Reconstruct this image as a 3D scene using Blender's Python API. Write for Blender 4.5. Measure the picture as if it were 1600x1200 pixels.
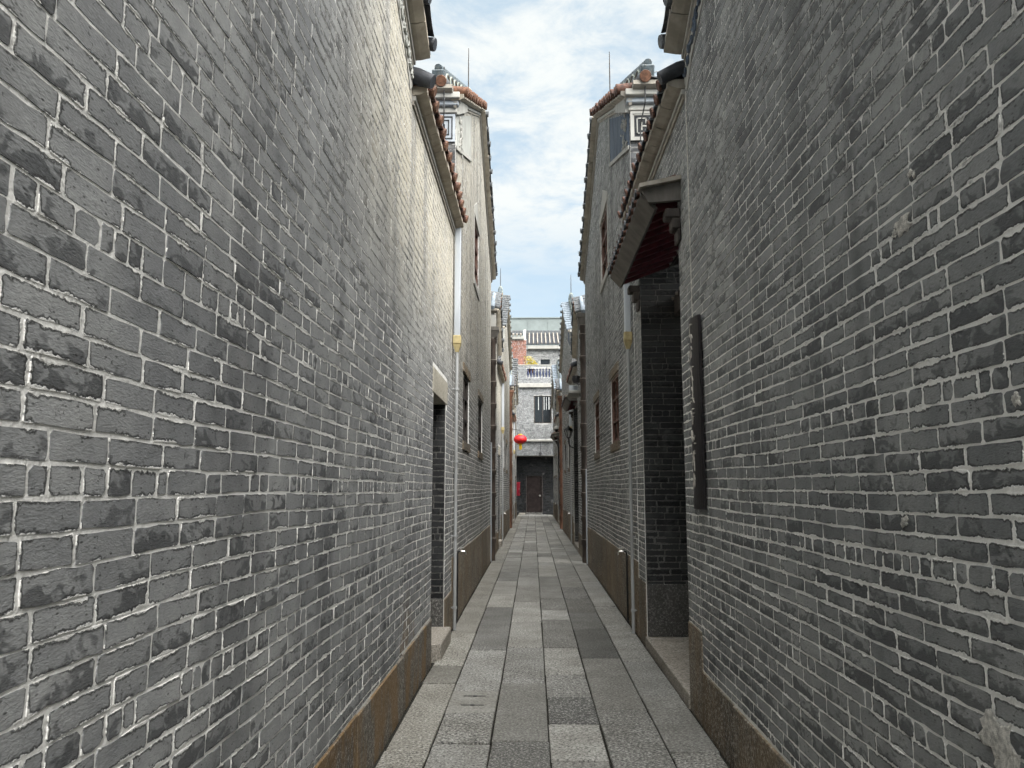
import bpy, bmesh, math, random
import numpy as np
from mathutils import Vector, Matrix

# ------------------------------------------------------------------ scene, camera, sky, sun
for o in list(bpy.data.objects):
    bpy.data.objects.remove(o, do_unlink=True)
S = bpy.context.scene
COL = S.collection
R = math.radians
F_PX = 1230.0
EYE = 1.6
PITCH = math.atan(162 / F_PX)
YAW = math.atan(33 * math.cos(PITCH) / F_PX)

cam_d = bpy.data.cameras.new('camera')
cam_d.sensor_width = 36.0
cam_d.lens = 36.0 * F_PX / 1600.0
cam_d.clip_start = 0.05
cam_d.clip_end = 3000
cam = bpy.data.objects.new('camera', cam_d)
COL.objects.link(cam)
cam.location = (0, 0, EYE)
cam.rotation_euler = (math.pi / 2 + PITCH, 0, YAW)
S.camera = cam

SUN_EL, SUN_AZ = R(50), R(138)          # azimuth measured from +Y towards +X
SKY_STRENGTH = 0.05
SUN_STRENGTH = 3.6
EXPOSURE = 1.95

w = bpy.data.worlds.new('World')
S.world = w
w.use_nodes = True
wn, wl = w.node_tree.nodes, w.node_tree.links
wn.clear()
w_out = wn.new('ShaderNodeOutputWorld')
w_bg = wn.new('ShaderNodeBackground')
w_bg.inputs['Strength'].default_value = SKY_STRENGTH
sky = wn.new('ShaderNodeTexSky')
sky.sky_type = 'NISHITA'
sky.sun_disc = False
sky.sun_elevation = SUN_EL
sky.sun_rotation = SUN_AZ
sky.air_density = 1.0
sky.dust_density = 1.2
tc = wn.new('ShaderNodeTexCoord')
sep = wn.new('ShaderNodeSeparateXYZ')
wl.new(tc.outputs['Generated'], sep.inputs[0])


def wmath(op, a, b=None):
    n = wn.new('ShaderNodeMath')
    n.operation = op
    for i, v in enumerate((a, b)):
        if v is None:
            continue
        if isinstance(v, (int, float)):
            n.inputs[i].default_value = v
        else:
            wl.new(v, n.inputs[i])
    return n.outputs[0]


zz = wmath('ADD', wmath('MAXIMUM', sep.outputs['Z'], 0.0), 0.12)
cx = wmath('DIVIDE', sep.outputs['X'], zz)
cy = wmath('DIVIDE', sep.outputs['Y'], zz)
comb = wn.new('ShaderNodeCombineXYZ')
wl.new(cx, comb.inputs[0])
wl.new(cy, comb.inputs[1])
mp = wn.new('ShaderNodeMapping')
mp.inputs['Rotation'].default_value = (0, 0, R(-38))
mp.inputs['Scale'].default_value = (1.0, 1.15, 1.0)
mp.inputs['Location'].default_value = (3.1, 1.7, 0)
wl.new(comb.outputs[0], mp.inputs[0])
cn = wn.new('ShaderNodeTexNoise')
cn.inputs['Scale'].default_value = 4.6
cn.inputs['Detail'].default_value = 7
cn.inputs['Roughness'].default_value = 0.64
cn.inputs['Distortion'].default_value = 0.35
wl.new(mp.outputs[0], cn.inputs['Vector'])
cr = wn.new('ShaderNodeMapRange')
cr.interpolation_type = 'SMOOTHSTEP'
cr.inputs['From Min'].default_value = 0.30
cr.inputs['From Max'].default_value = 0.61
wl.new(cn.outputs['Fac'], cr.inputs['Value'])
hz = wn.new('ShaderNodeMapRange')       # the cloud sheet thins out low over the horizon
hz.interpolation_type = 'SMOOTHSTEP'
hz.inputs['From Min'].default_value = 0.235
hz.inputs['From Max'].default_value = 0.36
hz.inputs['To Min'].default_value = 0.12
hz.inputs['To Max'].default_value = 1.0
wl.new(sep.outputs['Z'], hz.inputs['Value'])
cfac = wmath('MULTIPLY', cr.outputs[0], hz.outputs[0])
cmix = wn.new('ShaderNodeMixRGB')
cmix.inputs['Color2'].default_value = (5.0, 5.2, 5.15, 1)
wl.new(cfac, cmix.inputs['Fac'])
haze = wn.new('ShaderNodeMixRGB')       # thin veil over the blue gaps
haze.inputs['Fac'].default_value = 0.72
haze.inputs['Color2'].default_value = (3.6, 4.5, 5.05, 1)
wl.new(sky.outputs[0], haze.inputs['Color1'])
wl.new(haze.outputs[0], cmix.inputs['Color1'])
wl.new(cmix.outputs[0], w_bg.inputs['Color'])
wl.new(w_bg.outputs[0], w_out.inputs['Surface'])

sun_d = bpy.data.lights.new('sun', 'SUN')
sun_d.energy = SUN_STRENGTH
sun_d.angle = R(75)
sun_d.color = (1.0, 0.975, 0.94)
sun = bpy.data.objects.new('sun', sun_d)
COL.objects.link(sun)
sdir = Vector((math.cos(SUN_EL) * math.sin(SUN_AZ), math.cos(SUN_EL) * math.cos(SUN_AZ), math.sin(SUN_EL)))
sun.rotation_euler = (-sdir).to_track_quat('-Z', 'Y').to_euler()
sun.location = (20, 10, 30)

S.render.engine = 'CYCLES'
S.view_settings.view_transform = 'Standard'
S.view_settings.look = 'None'
S.view_settings.exposure = EXPOSURE
S.view_settings.gamma = 1.0
S.view_settings.use_curve_mapping = False
S.cycles.max_bounces = 4
S.cycles.diffuse_bounces = 3
S.cycles.use_adaptive_sampling = True
S.cycles.adaptive_threshold = 0.03
S.cycles.adaptive_min_samples = 12
S.cycles.glossy_bounces = 2
S.cycles.transmission_bounces = 0
S.cycles.caustics_reflective = False
S.cycles.caustics_refractive = False

rng = random.Random(11)
ORIGIN = {}
LW, RW = -0.95, 1.16            # the two wall planes of the alley


def to_pixel(x, y, z):
    ct, st, c, s = math.cos(PITCH), math.sin(PITCH), math.cos(YAW), math.sin(YAW)
    v = (x, y, z - EYE)
    d = v[0] * -s * ct + v[1] * c * ct + v[2] * st
    if d <= 0.05:
        return None
    r = v[0] * c + v[1] * s
    u = v[0] * s * st - v[1] * c * st + v[2] * ct
    return 800 + F_PX * r / d, 600 - F_PX * u / d


# ------------------------------------------------------------------ materials
class NT:
    def __init__(self, name):
        m = bpy.data.materials.new(name)
        m.use_nodes = True
        self.m, self.n, self.l = m, m.node_tree.nodes, m.node_tree.links
        self.n.clear()
        self.out = self.n.new('ShaderNodeOutputMaterial')
        self.b = self.n.new('ShaderNodeBsdfPrincipled')
        self.l.new(self.b.outputs[0], self.out.inputs[0])

    def put(self, sock, v):
        if isinstance(v, bpy.types.NodeSocket):
            self.l.new(v, sock)
        elif isinstance(v, (tuple, list)):
            sock.default_value = tuple(v) + ((1,) if len(v) == 3 and sock.type == 'RGBA' else ())
        else:
            sock.default_value = v

    def math(self, op, a, b=None, c=None):
        n = self.n.new('ShaderNodeMath')
        n.operation = op
        for i, v in enumerate((a, b, c)):
            if v is not None:
                self.put(n.inputs[i], v)
        return n.outputs[0]

    def noise(self, vec, scale, detail=3, rough=0.5, dist=0.0):
        n = self.n.new('ShaderNodeTexNoise')
        self.put(n.inputs['Vector'], vec)
        n.inputs['Scale'].default_value = scale
        n.inputs['Detail'].default_value = detail
        n.inputs['Roughness'].default_value = rough
        n.inputs['Distortion'].default_value = dist
        return n.outputs['Fac']

    def ramp(self, v, a, b, lo=0.0, hi=1.0):
        n = self.n.new('ShaderNodeMapRange')
        n.interpolation_type = 'SMOOTHSTEP'
        self.put(n.inputs['Value'], v)
        for k, x in zip(('From Min', 'From Max', 'To Min', 'To Max'), (a, b, lo, hi)):
            self.put(n.inputs[k], x)
        return n.outputs[0]

    def mix(self, f, a, b, mode='MIX'):
        n = self.n.new('ShaderNodeMixRGB')
        n.blend_type = mode
        self.put(n.inputs[0], f)
        self.put(n.inputs[1], a)
        self.put(n.inputs[2], b)
        return n.outputs[0]

    def pos(self):
        return self.n.new('ShaderNodeNewGeometry').outputs['Position']

    def scale(self, vec, s, off=None):
        n = self.n.new('ShaderNodeMapping')
        self.put(n.inputs[0], vec)
        n.inputs['Scale'].default_value = s
        if off is not None:
            self.put(n.inputs['Location'], off)
        return n.outputs[0]

    def attr(self, name, what='Vector'):
        n = self.n.new('ShaderNodeAttribute')
        n.attribute_name = name
        return n.outputs[what]

    def sepx(self, v):
        n = self.n.new('ShaderNodeSeparateXYZ')
        self.put(n.inputs[0], v)
        return n.outputs

    def bump(self, h, strength=0.5, dist=0.01):
        n = self.n.new('ShaderNodeBump')
        n.inputs['Strength'].default_value = strength
        n.inputs['Distance'].default_value = dist
        self.put(n.inputs['Height'], h)
        self.l.new(n.outputs[0], self.b.inputs['Normal'])

    def done(self, col, rough=0.8, spec=0.3, metal=0.0):
        self.put(self.b.inputs['Base Color'], col)
        self.put(self.b.inputs['Roughness'], rough)
        self.b.inputs['Specular IOR Level'].default_value = spec
        self.b.inputs['Metallic'].default_value = metal
        return self.m


MORTAR_A, MORTAR_B = (0.84, 0.83, 0.795), (0.13, 0.13, 0.127)


def mortar_colour(t, P, big=None, mid=None, fine=None):
    big = big or t.noise(P, 1.3, 2, 0.6)
    z = t.sepx(P)[2]
    up = t.ramp(z, 1.8, 3.4, 0.0, 0.19)          # the pointing is more worn away high up
    fine = fine or t.noise(P, 60, 2, 0.7)
    mid = mid or t.noise(P, 13, 2, 0.6)
    f = t.math('ADD', t.math('ADD', t.math('MULTIPLY', big, 0.40), t.math('MULTIPLY', mid, 0.45)), up)
    f = t.math('ADD', f, t.math('MULTIPLY', t.math('SUBTRACT', fine, 0.5), 0.55))
    return t.mix(t.ramp(f, 0.50, 0.80), MORTAR_A, MORTAR_B), fine


def mat_mortar():
    t = NT('lime_mortar')
    P = t.pos()
    c, fine = mortar_colour(t, P, t.noise(P, 0.9, 2, 0.6), t.noise(P, 7, 2, 0.6), t.noise(P, 48, 2, 0.65))
    t.bump(fine, 0.7, 0.006)
    return t.done(c, 0.95, 0.1)


def mat_brick(name, base=(0.245, 0.253, 0.257), alt=(0.315, 0.322, 0.322), dark=(0.088, 0.091, 0.094),
              stain_bias=0.0, rust=False, sun_tint=0.0, mortar_k=1.0, streak=0.6, spec=0.28):
    t = NT(name)
    P = t.pos()
    rnd = t.attr('rnd', 'Color')
    rx, ry, rz = t.sepx(rnd)
    u, v, _ = t.sepx(t.attr('buv'))
    L, H, _ = t.sepx(t.attr('bsz'))
    off = t.n.new('ShaderNodeCombineXYZ')
    t.put(off.inputs[0], t.math('MULTIPLY', rz, 37.0))
    t.put(off.inputs[1], t.math('MULTIPLY', rx, 53.0))
    t.put(off.inputs[2], t.math('MULTIPLY', ry, 71.0))
    Q = t.n.new('ShaderNodeVectorMath')
    Q.operation = 'ADD'
    t.put(Q.inputs[0], P)
    t.put(Q.inputs[1], off.outputs[0])
    Q = Q.outputs[0]
    col = t.mix(rx, base, alt)
    wall = t.noise(P, 0.9, 2, 0.6)
    col = t.mix(1.0, col, t.mix(t.ramp(wall, 0.3, 0.7), (0.78, 0.78, 0.79), (1.15, 1.14, 1.12)), 'MULTIPLY')
    drip = t.noise(t.scale(P, (1, 2.6, 0.22)), 1.0, 2, 0.6)
    col = t.mix(t.ramp(drip, 0.50, 0.66, 0, streak), col, t.mix(1.0, col, (0.52, 0.52, 0.53), 'MULTIPLY'))
    cloud = t.noise(Q, 9, 2, 0.6, 0.3)
    col = t.mix(1.0, col, t.mix(cloud, (0.72, 0.73, 0.74), (1.25, 1.24, 1.22)), 'MULTIPLY')
    # firing stains with their own outline, mostly along a lower edge or corner
    vn = t.math('DIVIDE', v, H)
    un = t.math('DIVIDE', u, L)
    edge = t.math('ADD', t.math('MULTIPLY', t.math('SUBTRACT', 0.6, vn), 0.26),
                  t.math('MULTIPLY', t.math('SUBTRACT', un, 0.5), t.math('MULTIPLY', t.math('SUBTRACT', rz, 0.4), 0.5)))
    sn = t.noise(t.scale(Q, (1, 1, 1.6)), 16, 2, 0.55, 0.8)
    sv = t.math('ADD', t.math('ADD', sn, edge), t.math('MULTIPLY', t.math('SUBTRACT', ry, 0.62 - stain_bias), 0.40))
    stain = t.ramp(sv, 0.54, 0.69)
    col = t.mix(t.math('MULTIPLY', stain, t.math('ADD', 0.35, t.math('MULTIPLY', ry, 0.5))), col, dark)
    # pits and scratches
    vor = t.n.new('ShaderNodeTexVoronoi')
    vor.inputs['Scale'].default_value = 55
    t.put(vor.inputs['Vector'], t.scale(Q, (1, 0.6, 1.3)))
    pitn = t.noise(Q, 22, 1)
    pit = t.math('MULTIPLY', t.ramp(vor.outputs['Distance'], 0.24, 0.12), t.ramp(pitn, 0.47, 0.56))
    col = t.mix(t.math('MULTIPLY', pit, 0.75), col, (0.045, 0.045, 0.045))
    scr = t.noise(t.scale(Q, (90, 70, 210)), 1.0, 1, 0.7)
    g = scr
    col = t.mix(1.0, col, t.mix(g, (0.74, 0.74, 0.74), (1.26, 1.26, 1.26)), 'MULTIPLY')
    # hairline chips
    crk = t.noise(t.scale(Q, (1, 1, 2.2)), 11, 1, 0.55, 1.4)
    crk = t.math('MULTIPLY', t.ramp(t.math('ABSOLUTE', t.math('SUBTRACT', crk, 0.5)), 0.006, 0.002), t.ramp(pitn, 0.5, 0.56))
    col = t.mix(t.math('MULTIPLY', crk, 0.7), col, (0.05, 0.05, 0.05))
    fl = t.noise(t.scale(P, (1, 1.0, 0.8)), 2.4, 3, 0.7)
    if sun_tint > 0:  # warm sunlight high on the left walls, put into the brick colour
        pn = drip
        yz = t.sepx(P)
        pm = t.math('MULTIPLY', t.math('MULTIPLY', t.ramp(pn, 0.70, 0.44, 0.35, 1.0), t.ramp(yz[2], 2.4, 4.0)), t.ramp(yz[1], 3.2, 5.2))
        col = t.mix(t.math('MULTIPLY', pm, sun_tint), col, (0.58, 0.53, 0.41))
    if rust:
        yz = t.sepx(P)
        rn = fl
        m = t.math('MULTIPLY', t.ramp(yz[2], 0.95, 0.5), t.ramp(rn, 0.53, 0.66))
        m = t.math('MULTIPLY', m, t.ramp(yz[1], 4.2, 5.6))
        col = t.mix(t.math('MULTIPLY', m, 0.6), col, (0.20, 0.125, 0.05))
    # white weathering film here and there
    col = t.mix(t.ramp(fl, 0.60, 0.80, 0, 0.35), col, (0.42, 0.41, 0.39))
    # mortar smeared over the arrises, ragged
    d = t.math('MINIMUM', t.math('MINIMUM', u, t.math('SUBTRACT', L, u)), t.math('MINIMUM', v, t.math('SUBTRACT', H, v)))
    rag = t.noise(P, 48, 2, 0.65)
    rag2 = t.noise(P, 7, 2, 0.6)
    dd = t.math('ADD', d, t.math('ADD', t.math('MULTIPLY', t.math('SUBTRACT', 0.5, rag), 0.022),
                                 t.math('MULTIPLY', t.math('SUBTRACT', 0.5, rag2), 0.036)))
    sm = t.ramp(dd, 0.0018, 0.0)
    mc, mf = mortar_colour(t, P, wall, rag2, rag)
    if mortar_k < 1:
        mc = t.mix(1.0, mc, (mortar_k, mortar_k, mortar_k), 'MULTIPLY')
    col = t.mix(sm, col, mc)
    # a dark crevice where clay and mortar part
    cv = t.math('MULTIPLY', t.ramp(dd, 0.0020, 0.0034), t.ramp(dd, 0.0085, 0.0040))
    cv = t.math('MULTIPLY', cv, t.ramp(rag2, 0.36, 0.52))
    col = t.mix(t.math('MULTIPLY', cv, 0.9), col, (0.05, 0.05, 0.048))
    h = t.math('ADD', t.math('MULTIPLY', scr, 0.22), t.math('MULTIPLY', cloud, 0.8))
    h = t.math('ADD', h, t.math('MULTIPLY', sm, t.math('ADD', 0.4, rag)))
    t.bump(h, 0.75, 0.006)
    return t.done(col, 0.86, spec)


def mat_granite(name, a, b, speck=(0.05, 0.05, 0.05), rust=0.0, per_piece=True, sc=1.0):
    t = NT(name)
    P = t.pos()
    n1 = t.noise(P, 58 * sc, 2, 0.75)
    n2 = t.noise(P, 38 * sc, 2, 0.6)
    n3 = t.noise(P, 2.3, 3, 0.65)
    col = t.mix(t.ramp(n2, 0.35, 0.65), a, b)
    if per_piece:
        rx, ry, rz = t.sepx(t.attr('rnd', 'Color'))
        col = t.mix(1.0, col, t.mix(rx, (0.08, 0.085, 0.09), (1.75, 1.75, 1.74)), 'MULTIPLY')
        col = t.mix(t.math('MULTIPLY', ry, 0.35), col, t.mix(1.0, col, (1.2, 1.06, 0.78), 'MULTIPLY'))
    sp = t.ramp(n1, 0.54, 0.62)
    sl = t.ramp(n1, 0.46, 0.38)
    k = 0.6
    if per_piece:
        k = t.math('ADD', 0.28, t.math('MULTIPLY', rz, 0.68))
    col = t.mix(t.math('MULTIPLY', sp, k), col, speck)
    col = t.mix(t.math('MULTIPLY', sl, t.math('MULTIPLY', k, 0.6)), col, (0.62, 0.61, 0.58))
    col = t.mix(1.0, col, t.mix(t.ramp(n3, 0.3, 0.72), (0.80, 0.79, 0.77), (1.10, 1.10, 1.09)), 'MULTIPLY')
    grime = t.noise(P, 5.5, 3, 0.7, 0.4)
    col = t.mix(t.ramp(grime, 0.60, 0.80, 0, 0.4), col, (0.10, 0.095, 0.08))
    if rust > 0:
        rn = t.noise(t.scale(P, (1, 1.6, 0.5)), 2.2, 3, 0.6)
        col = t.mix(t.ramp(rn, 0.44, 0.60, 0, rust), col, (0.235, 0.135, 0.045))
    t.bump(n1, 0.6, 0.005)
    return t.done(col, 0.8, 0.3)


def mat_plain(name, col, rough=0.7, spec=0.3, var=0.25, scale=9, dirt=None, metal=0.0, streak=False, bump=0.15):
    t = NT(name)
    P = t.pos()
    n = t.noise(t.scale(P, (1, 1, 0.25)) if streak else P, scale, 3, 0.65)
    lo = tuple(c * (1 - var) for c in col)
    hi = tuple(min(1, c * (1 + var)) for c in col)
    c = t.mix(t.ramp(n, 0.3, 0.7), lo, hi)
    if dirt:
        d = t.noise(t.scale(P, (2, 2, 0.6)), scale * 0.6, 3, 0.7)
        c = t.mix(t.ramp(d, 0.52, 0.75, 0, 0.75), c, dirt)
    if bump:
        t.bump(t.noise(P, scale * 8, 1), bump, 0.006)
    return t.done(c, rough, spec, metal)


M = {}
M['mortar'] = mat_mortar()
M['mortar_dk'] = mat_plain('dark_mortar', (0.13, 0.127, 0.12), 0.95, 0.1, 0.3, 30)  # darker mortar for the jambs and front walls
M['brick_l'] = mat_brick('grey_brick_left', base=(0.275, 0.283, 0.288), alt=(0.345, 0.353, 0.355), rust=True, sun_tint=0.62, stain_bias=-0.10)
M['brick_r'] = mat_brick('grey_brick_right', base=(0.215, 0.224, 0.226), alt=(0.32, 0.328, 0.325), stain_bias=0.06, streak=0.85)
M['brick_lc'] = mat_brick('grey_brick_gable_left', base=(0.235, 0.237, 0.23), alt=(0.305, 0.30, 0.285), sun_tint=0.38)
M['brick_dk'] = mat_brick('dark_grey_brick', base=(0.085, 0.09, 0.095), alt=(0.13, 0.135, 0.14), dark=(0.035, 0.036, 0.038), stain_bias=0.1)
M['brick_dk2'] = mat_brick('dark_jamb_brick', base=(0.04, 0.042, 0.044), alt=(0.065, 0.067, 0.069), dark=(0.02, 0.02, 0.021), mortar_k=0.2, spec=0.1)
M['brick_black'] = mat_brick('near_black_brick', base=(0.02, 0.021, 0.023), alt=(0.038, 0.04, 0.042), dark=(0.012, 0.012, 0.013), mortar_k=0.06, spec=0.03)  # near-black brick and joints of the lower end wall
M['brick_pale'] = mat_brick('pale_grey_brick', base=(0.17, 0.18, 0.19), alt=(0.245, 0.255, 0.263), dark=(0.09, 0.095, 0.10), mortar_k=0.5)
M['brick_red'] = mat_brick('red_brick', base=(0.26, 0.09, 0.055), alt=(0.33, 0.13, 0.085), dark=(0.13, 0.05, 0.038), mortar_k=0.45)
M['slab'] = mat_granite('paving_granite', (0.155, 0.155, 0.148), (0.212, 0.212, 0.202))
M['bed'] = mat_plain('joint_dirt', (0.028, 0.027, 0.023), 0.95, 0.1, 0.4, 14)
M['plinth_rust'] = mat_granite('rusty_granite', (0.125, 0.115, 0.10), (0.17, 0.155, 0.135), rust=0.62)
M['plinth'] = mat_granite('brown_granite', (0.145, 0.122, 0.093), (0.195, 0.165, 0.128), rust=0.22)
M['plinth_dk'] = mat_granite('dark_granite', (0.085, 0.082, 0.08), (0.12, 0.118, 0.115))
M['lintel'] = mat_granite('pale_stone', (0.40, 0.375, 0.31), (0.48, 0.45, 0.38), (0.2, 0.18, 0.14), per_piece=False)
M['step'] = mat_granite('step_stone', (0.27, 0.245, 0.21), (0.34, 0.31, 0.27), per_piece=False)
M['plaster'] = mat_plain('beige_plaster', (0.40, 0.36, 0.295), 0.9, 0.15, 0.18, 6, (0.28, 0.235, 0.18), streak=True)
M['plaster_gr'] = mat_plain('grey_plaster', (0.29, 0.268, 0.23), 0.9, 0.15, 0.2, 6, (0.19, 0.17, 0.145), streak=True)
M['white'] = mat_plain('lime_white', (0.34, 0.335, 0.31), 0.85, 0.2, 0.12, 7, (0.38, 0.36, 0.31), streak=True)
M['white_blue'] = mat_plain('bluish_limewash', (0.33, 0.36, 0.39), 0.85, 0.2, 0.12, 7, (0.33, 0.35, 0.36))
M['band_dark'] = mat_plain('blue_black_wash', (0.075, 0.095, 0.125), 0.85, 0.2, 0.35, 9, (0.17, 0.19, 0.21), streak=True)
M['band_grey'] = mat_plain('faded_grey_wash', (0.33, 0.335, 0.31), 0.88, 0.2, 0.22, 9, (0.2, 0.2, 0.18), streak=True)
M['ink'] = mat_plain('black_ink', (0.018, 0.02, 0.022), 0.7, 0.3, 0.3)
M['tile'] = mat_plain('grey_roof_tile', (0.10, 0.108, 0.115), 0.8, 0.3, 0.4, 16, (0.19, 0.18, 0.15))
M['tile_blue'] = mat_plain('blue_grey_roof_tile', (0.20, 0.235, 0.27), 0.75, 0.3, 0.3, 16, (0.09, 0.10, 0.11))
M['tile_black'] = mat_plain('black_roof_tile', (0.028, 0.031, 0.037), 0.6, 0.4, 0.4, 12)
M['terra'] = mat_plain('terracotta', (0.135, 0.066, 0.04), 0.75, 0.3, 0.4, 22, (0.12, 0.075, 0.05))
M['terra_mid'] = mat_plain('weathered_terracotta', (0.13, 0.068, 0.042), 0.75, 0.3, 0.45, 22, (0.06, 0.045, 0.04))
M['terra_dk'] = mat_plain('sooty_terracotta', (0.10, 0.052, 0.038), 0.75, 0.3, 0.45, 22, (0.035, 0.03, 0.028))
M['glaze'] = mat_plain('blue_grey_glaze', (0.075, 0.095, 0.105), 0.5, 0.4, 0.4, 20, (0.21, 0.20, 0.16))
M['glaze_pale'] = mat_plain('pale_glaze', (0.23, 0.25, 0.215), 0.6, 0.35, 0.3, 20, (0.12, 0.13, 0.12))
M['glaze_blue'] = mat_plain('cobalt_glaze', (0.025, 0.035, 0.085), 0.4, 0.5, 0.3, 20)
M['pvc'] = mat_plain('white_pvc', (0.40, 0.43, 0.46), 0.4, 0.45, 0.08, 5, (0.45, 0.46, 0.45), streak=True, bump=0)
M['pvc_grey'] = mat_plain('grey_pvc', (0.36, 0.37, 0.37), 0.5, 0.4, 0.12, 8, (0.26, 0.25, 0.23), streak=True, bump=0)
M['hopper'] = mat_plain('yellowed_plastic', (0.40, 0.33, 0.17), 0.5, 0.4, 0.2, 14, (0.30, 0.22, 0.10), bump=0)
M['pipe_dark'] = mat_plain('dark_ceramic', (0.045, 0.034, 0.028), 0.55, 0.4, 0.45, 7, (0.10, 0.07, 0.05), streak=True)
M['pipe_rim'] = mat_plain('pale_ceramic_rim', (0.26, 0.235, 0.205), 0.7, 0.3, 0.25, 9)
M['pipe_terra'] = mat_plain('terracotta_pipe', (0.15, 0.075, 0.047), 0.6, 0.35, 0.4, 7, (0.10, 0.055, 0.04), streak=True)
M['wood'] = mat_plain('reddish_brown_wood', (0.12, 0.062, 0.045), 0.6, 0.35, 0.3, 20, streak=True)
M['wood_dk'] = mat_plain('weathered_dark_wood', (0.045, 0.038, 0.034), 0.7, 0.3, 0.4, 14, (0.10, 0.09, 0.08), streak=True)
M['board'] = mat_plain('weathered_grey_board', (0.105, 0.098, 0.088), 0.8, 0.25, 0.25, 8, (0.10, 0.09, 0.08), streak=True)
M['maroon'] = mat_plain('maroon_paint', (0.085, 0.014, 0.02), 0.5, 0.4, 0.35, 12, (0.06, 0.014, 0.016))
M['lacquer'] = mat_plain('black_purple_lacquer', (0.012, 0.010, 0.011), 0.5, 0.25, 0.35, 10, (0.024, 0.02, 0.02))
M['glass'] = mat_plain('dark_glass', (0.012, 0.014, 0.016), 0.08, 0.6, 0.2, 3, bump=0)
M['black'] = mat_plain('black_metal', (0.02, 0.02, 0.021), 0.5, 0.4, 0.3, 12, bump=0)
M['chrome'] = mat_plain('dull_chrome', (0.62, 0.61, 0.58), 0.32, 0.5, 0.1, 12, metal=1.0, bump=0)
M['metal_pan'] = mat_plain('grey_green_metal_sheet', (0.18, 0.21, 0.206), 0.55, 0.4, 0.10, 2, (0.17, 0.20, 0.195), bump=0)
M['door_br'] = mat_plain('dark_brown_door', (0.02, 0.015, 0.014), 0.6, 0.1, 0.25, 6, bump=0)
M['red'] = mat_plain('lantern_red', (0.62, 0.02, 0.025), 0.5, 0.4, 0.15, 8, bump=0)
M['red_dk'] = mat_plain('cabinet_red', (0.30, 0.012, 0.03), 0.4, 0.4, 0.15, 8, bump=0)
M['yellow'] = mat_plain('tassel_yellow', (0.70, 0.46, 0.02), 0.7, 0.2, 0.2, 40)
M['leaf'] = mat_plain('yellow_green_leaf', (0.34, 0.27, 0.03), 0.6, 0.3, 0.5, 9)
M['curtain'] = mat_plain('pale_curtain', (0.45, 0.46, 0.45), 0.9, 0.1, 0.2, 6)
M['earth'] = mat_plain('ground_paving', (0.17, 0.165, 0.15), 0.9, 0.2, 0.3, 1.5)


# ------------------------------------------------------------------ object helpers
def link(o, parent, origin):
    COL.objects.link(o)
    ORIGIN[o.name] = Vector(origin)
    if parent is not None:
        o.parent = parent
        o.location = Vector(origin) - ORIGIN[parent.name]
    else:
        o.location = origin
    return o


def tag(o, label=None, cat=None, group=None, kind=None):
    if label:
        o['label'] = label
    if cat:
        o['category'] = cat
    if group:
        o['group'] = group
    if kind:
        o['kind'] = kind
    return o


def thing(name, loc, label, cat, group=None):
    o = bpy.data.objects.new(name, None)
    o.empty_display_size = 0.2
    link(o, None, loc)
    return tag(o, label, cat, group)


def mesh_data(name, verts, faces, mat, attrs=None, smooth=False):
    me = bpy.data.meshes.new(name)
    me.from_pydata(verts, [], faces)
    if mat is not None:
        me.materials.append(mat)
    if attrs:
        for k, (typ, arr) in attrs.items():
            a = me.attributes.new(k, typ, 'POINT')
            a.data.foreach_set({'FLOAT2': 'vector', 'FLOAT_COLOR': 'color', 'FLOAT': 'value'}[typ], np.asarray(arr, dtype=np.float32).ravel())
    if smooth:
        me.polygons.foreach_set('use_smooth', [True] * len(me.polygons))
    return me


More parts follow.
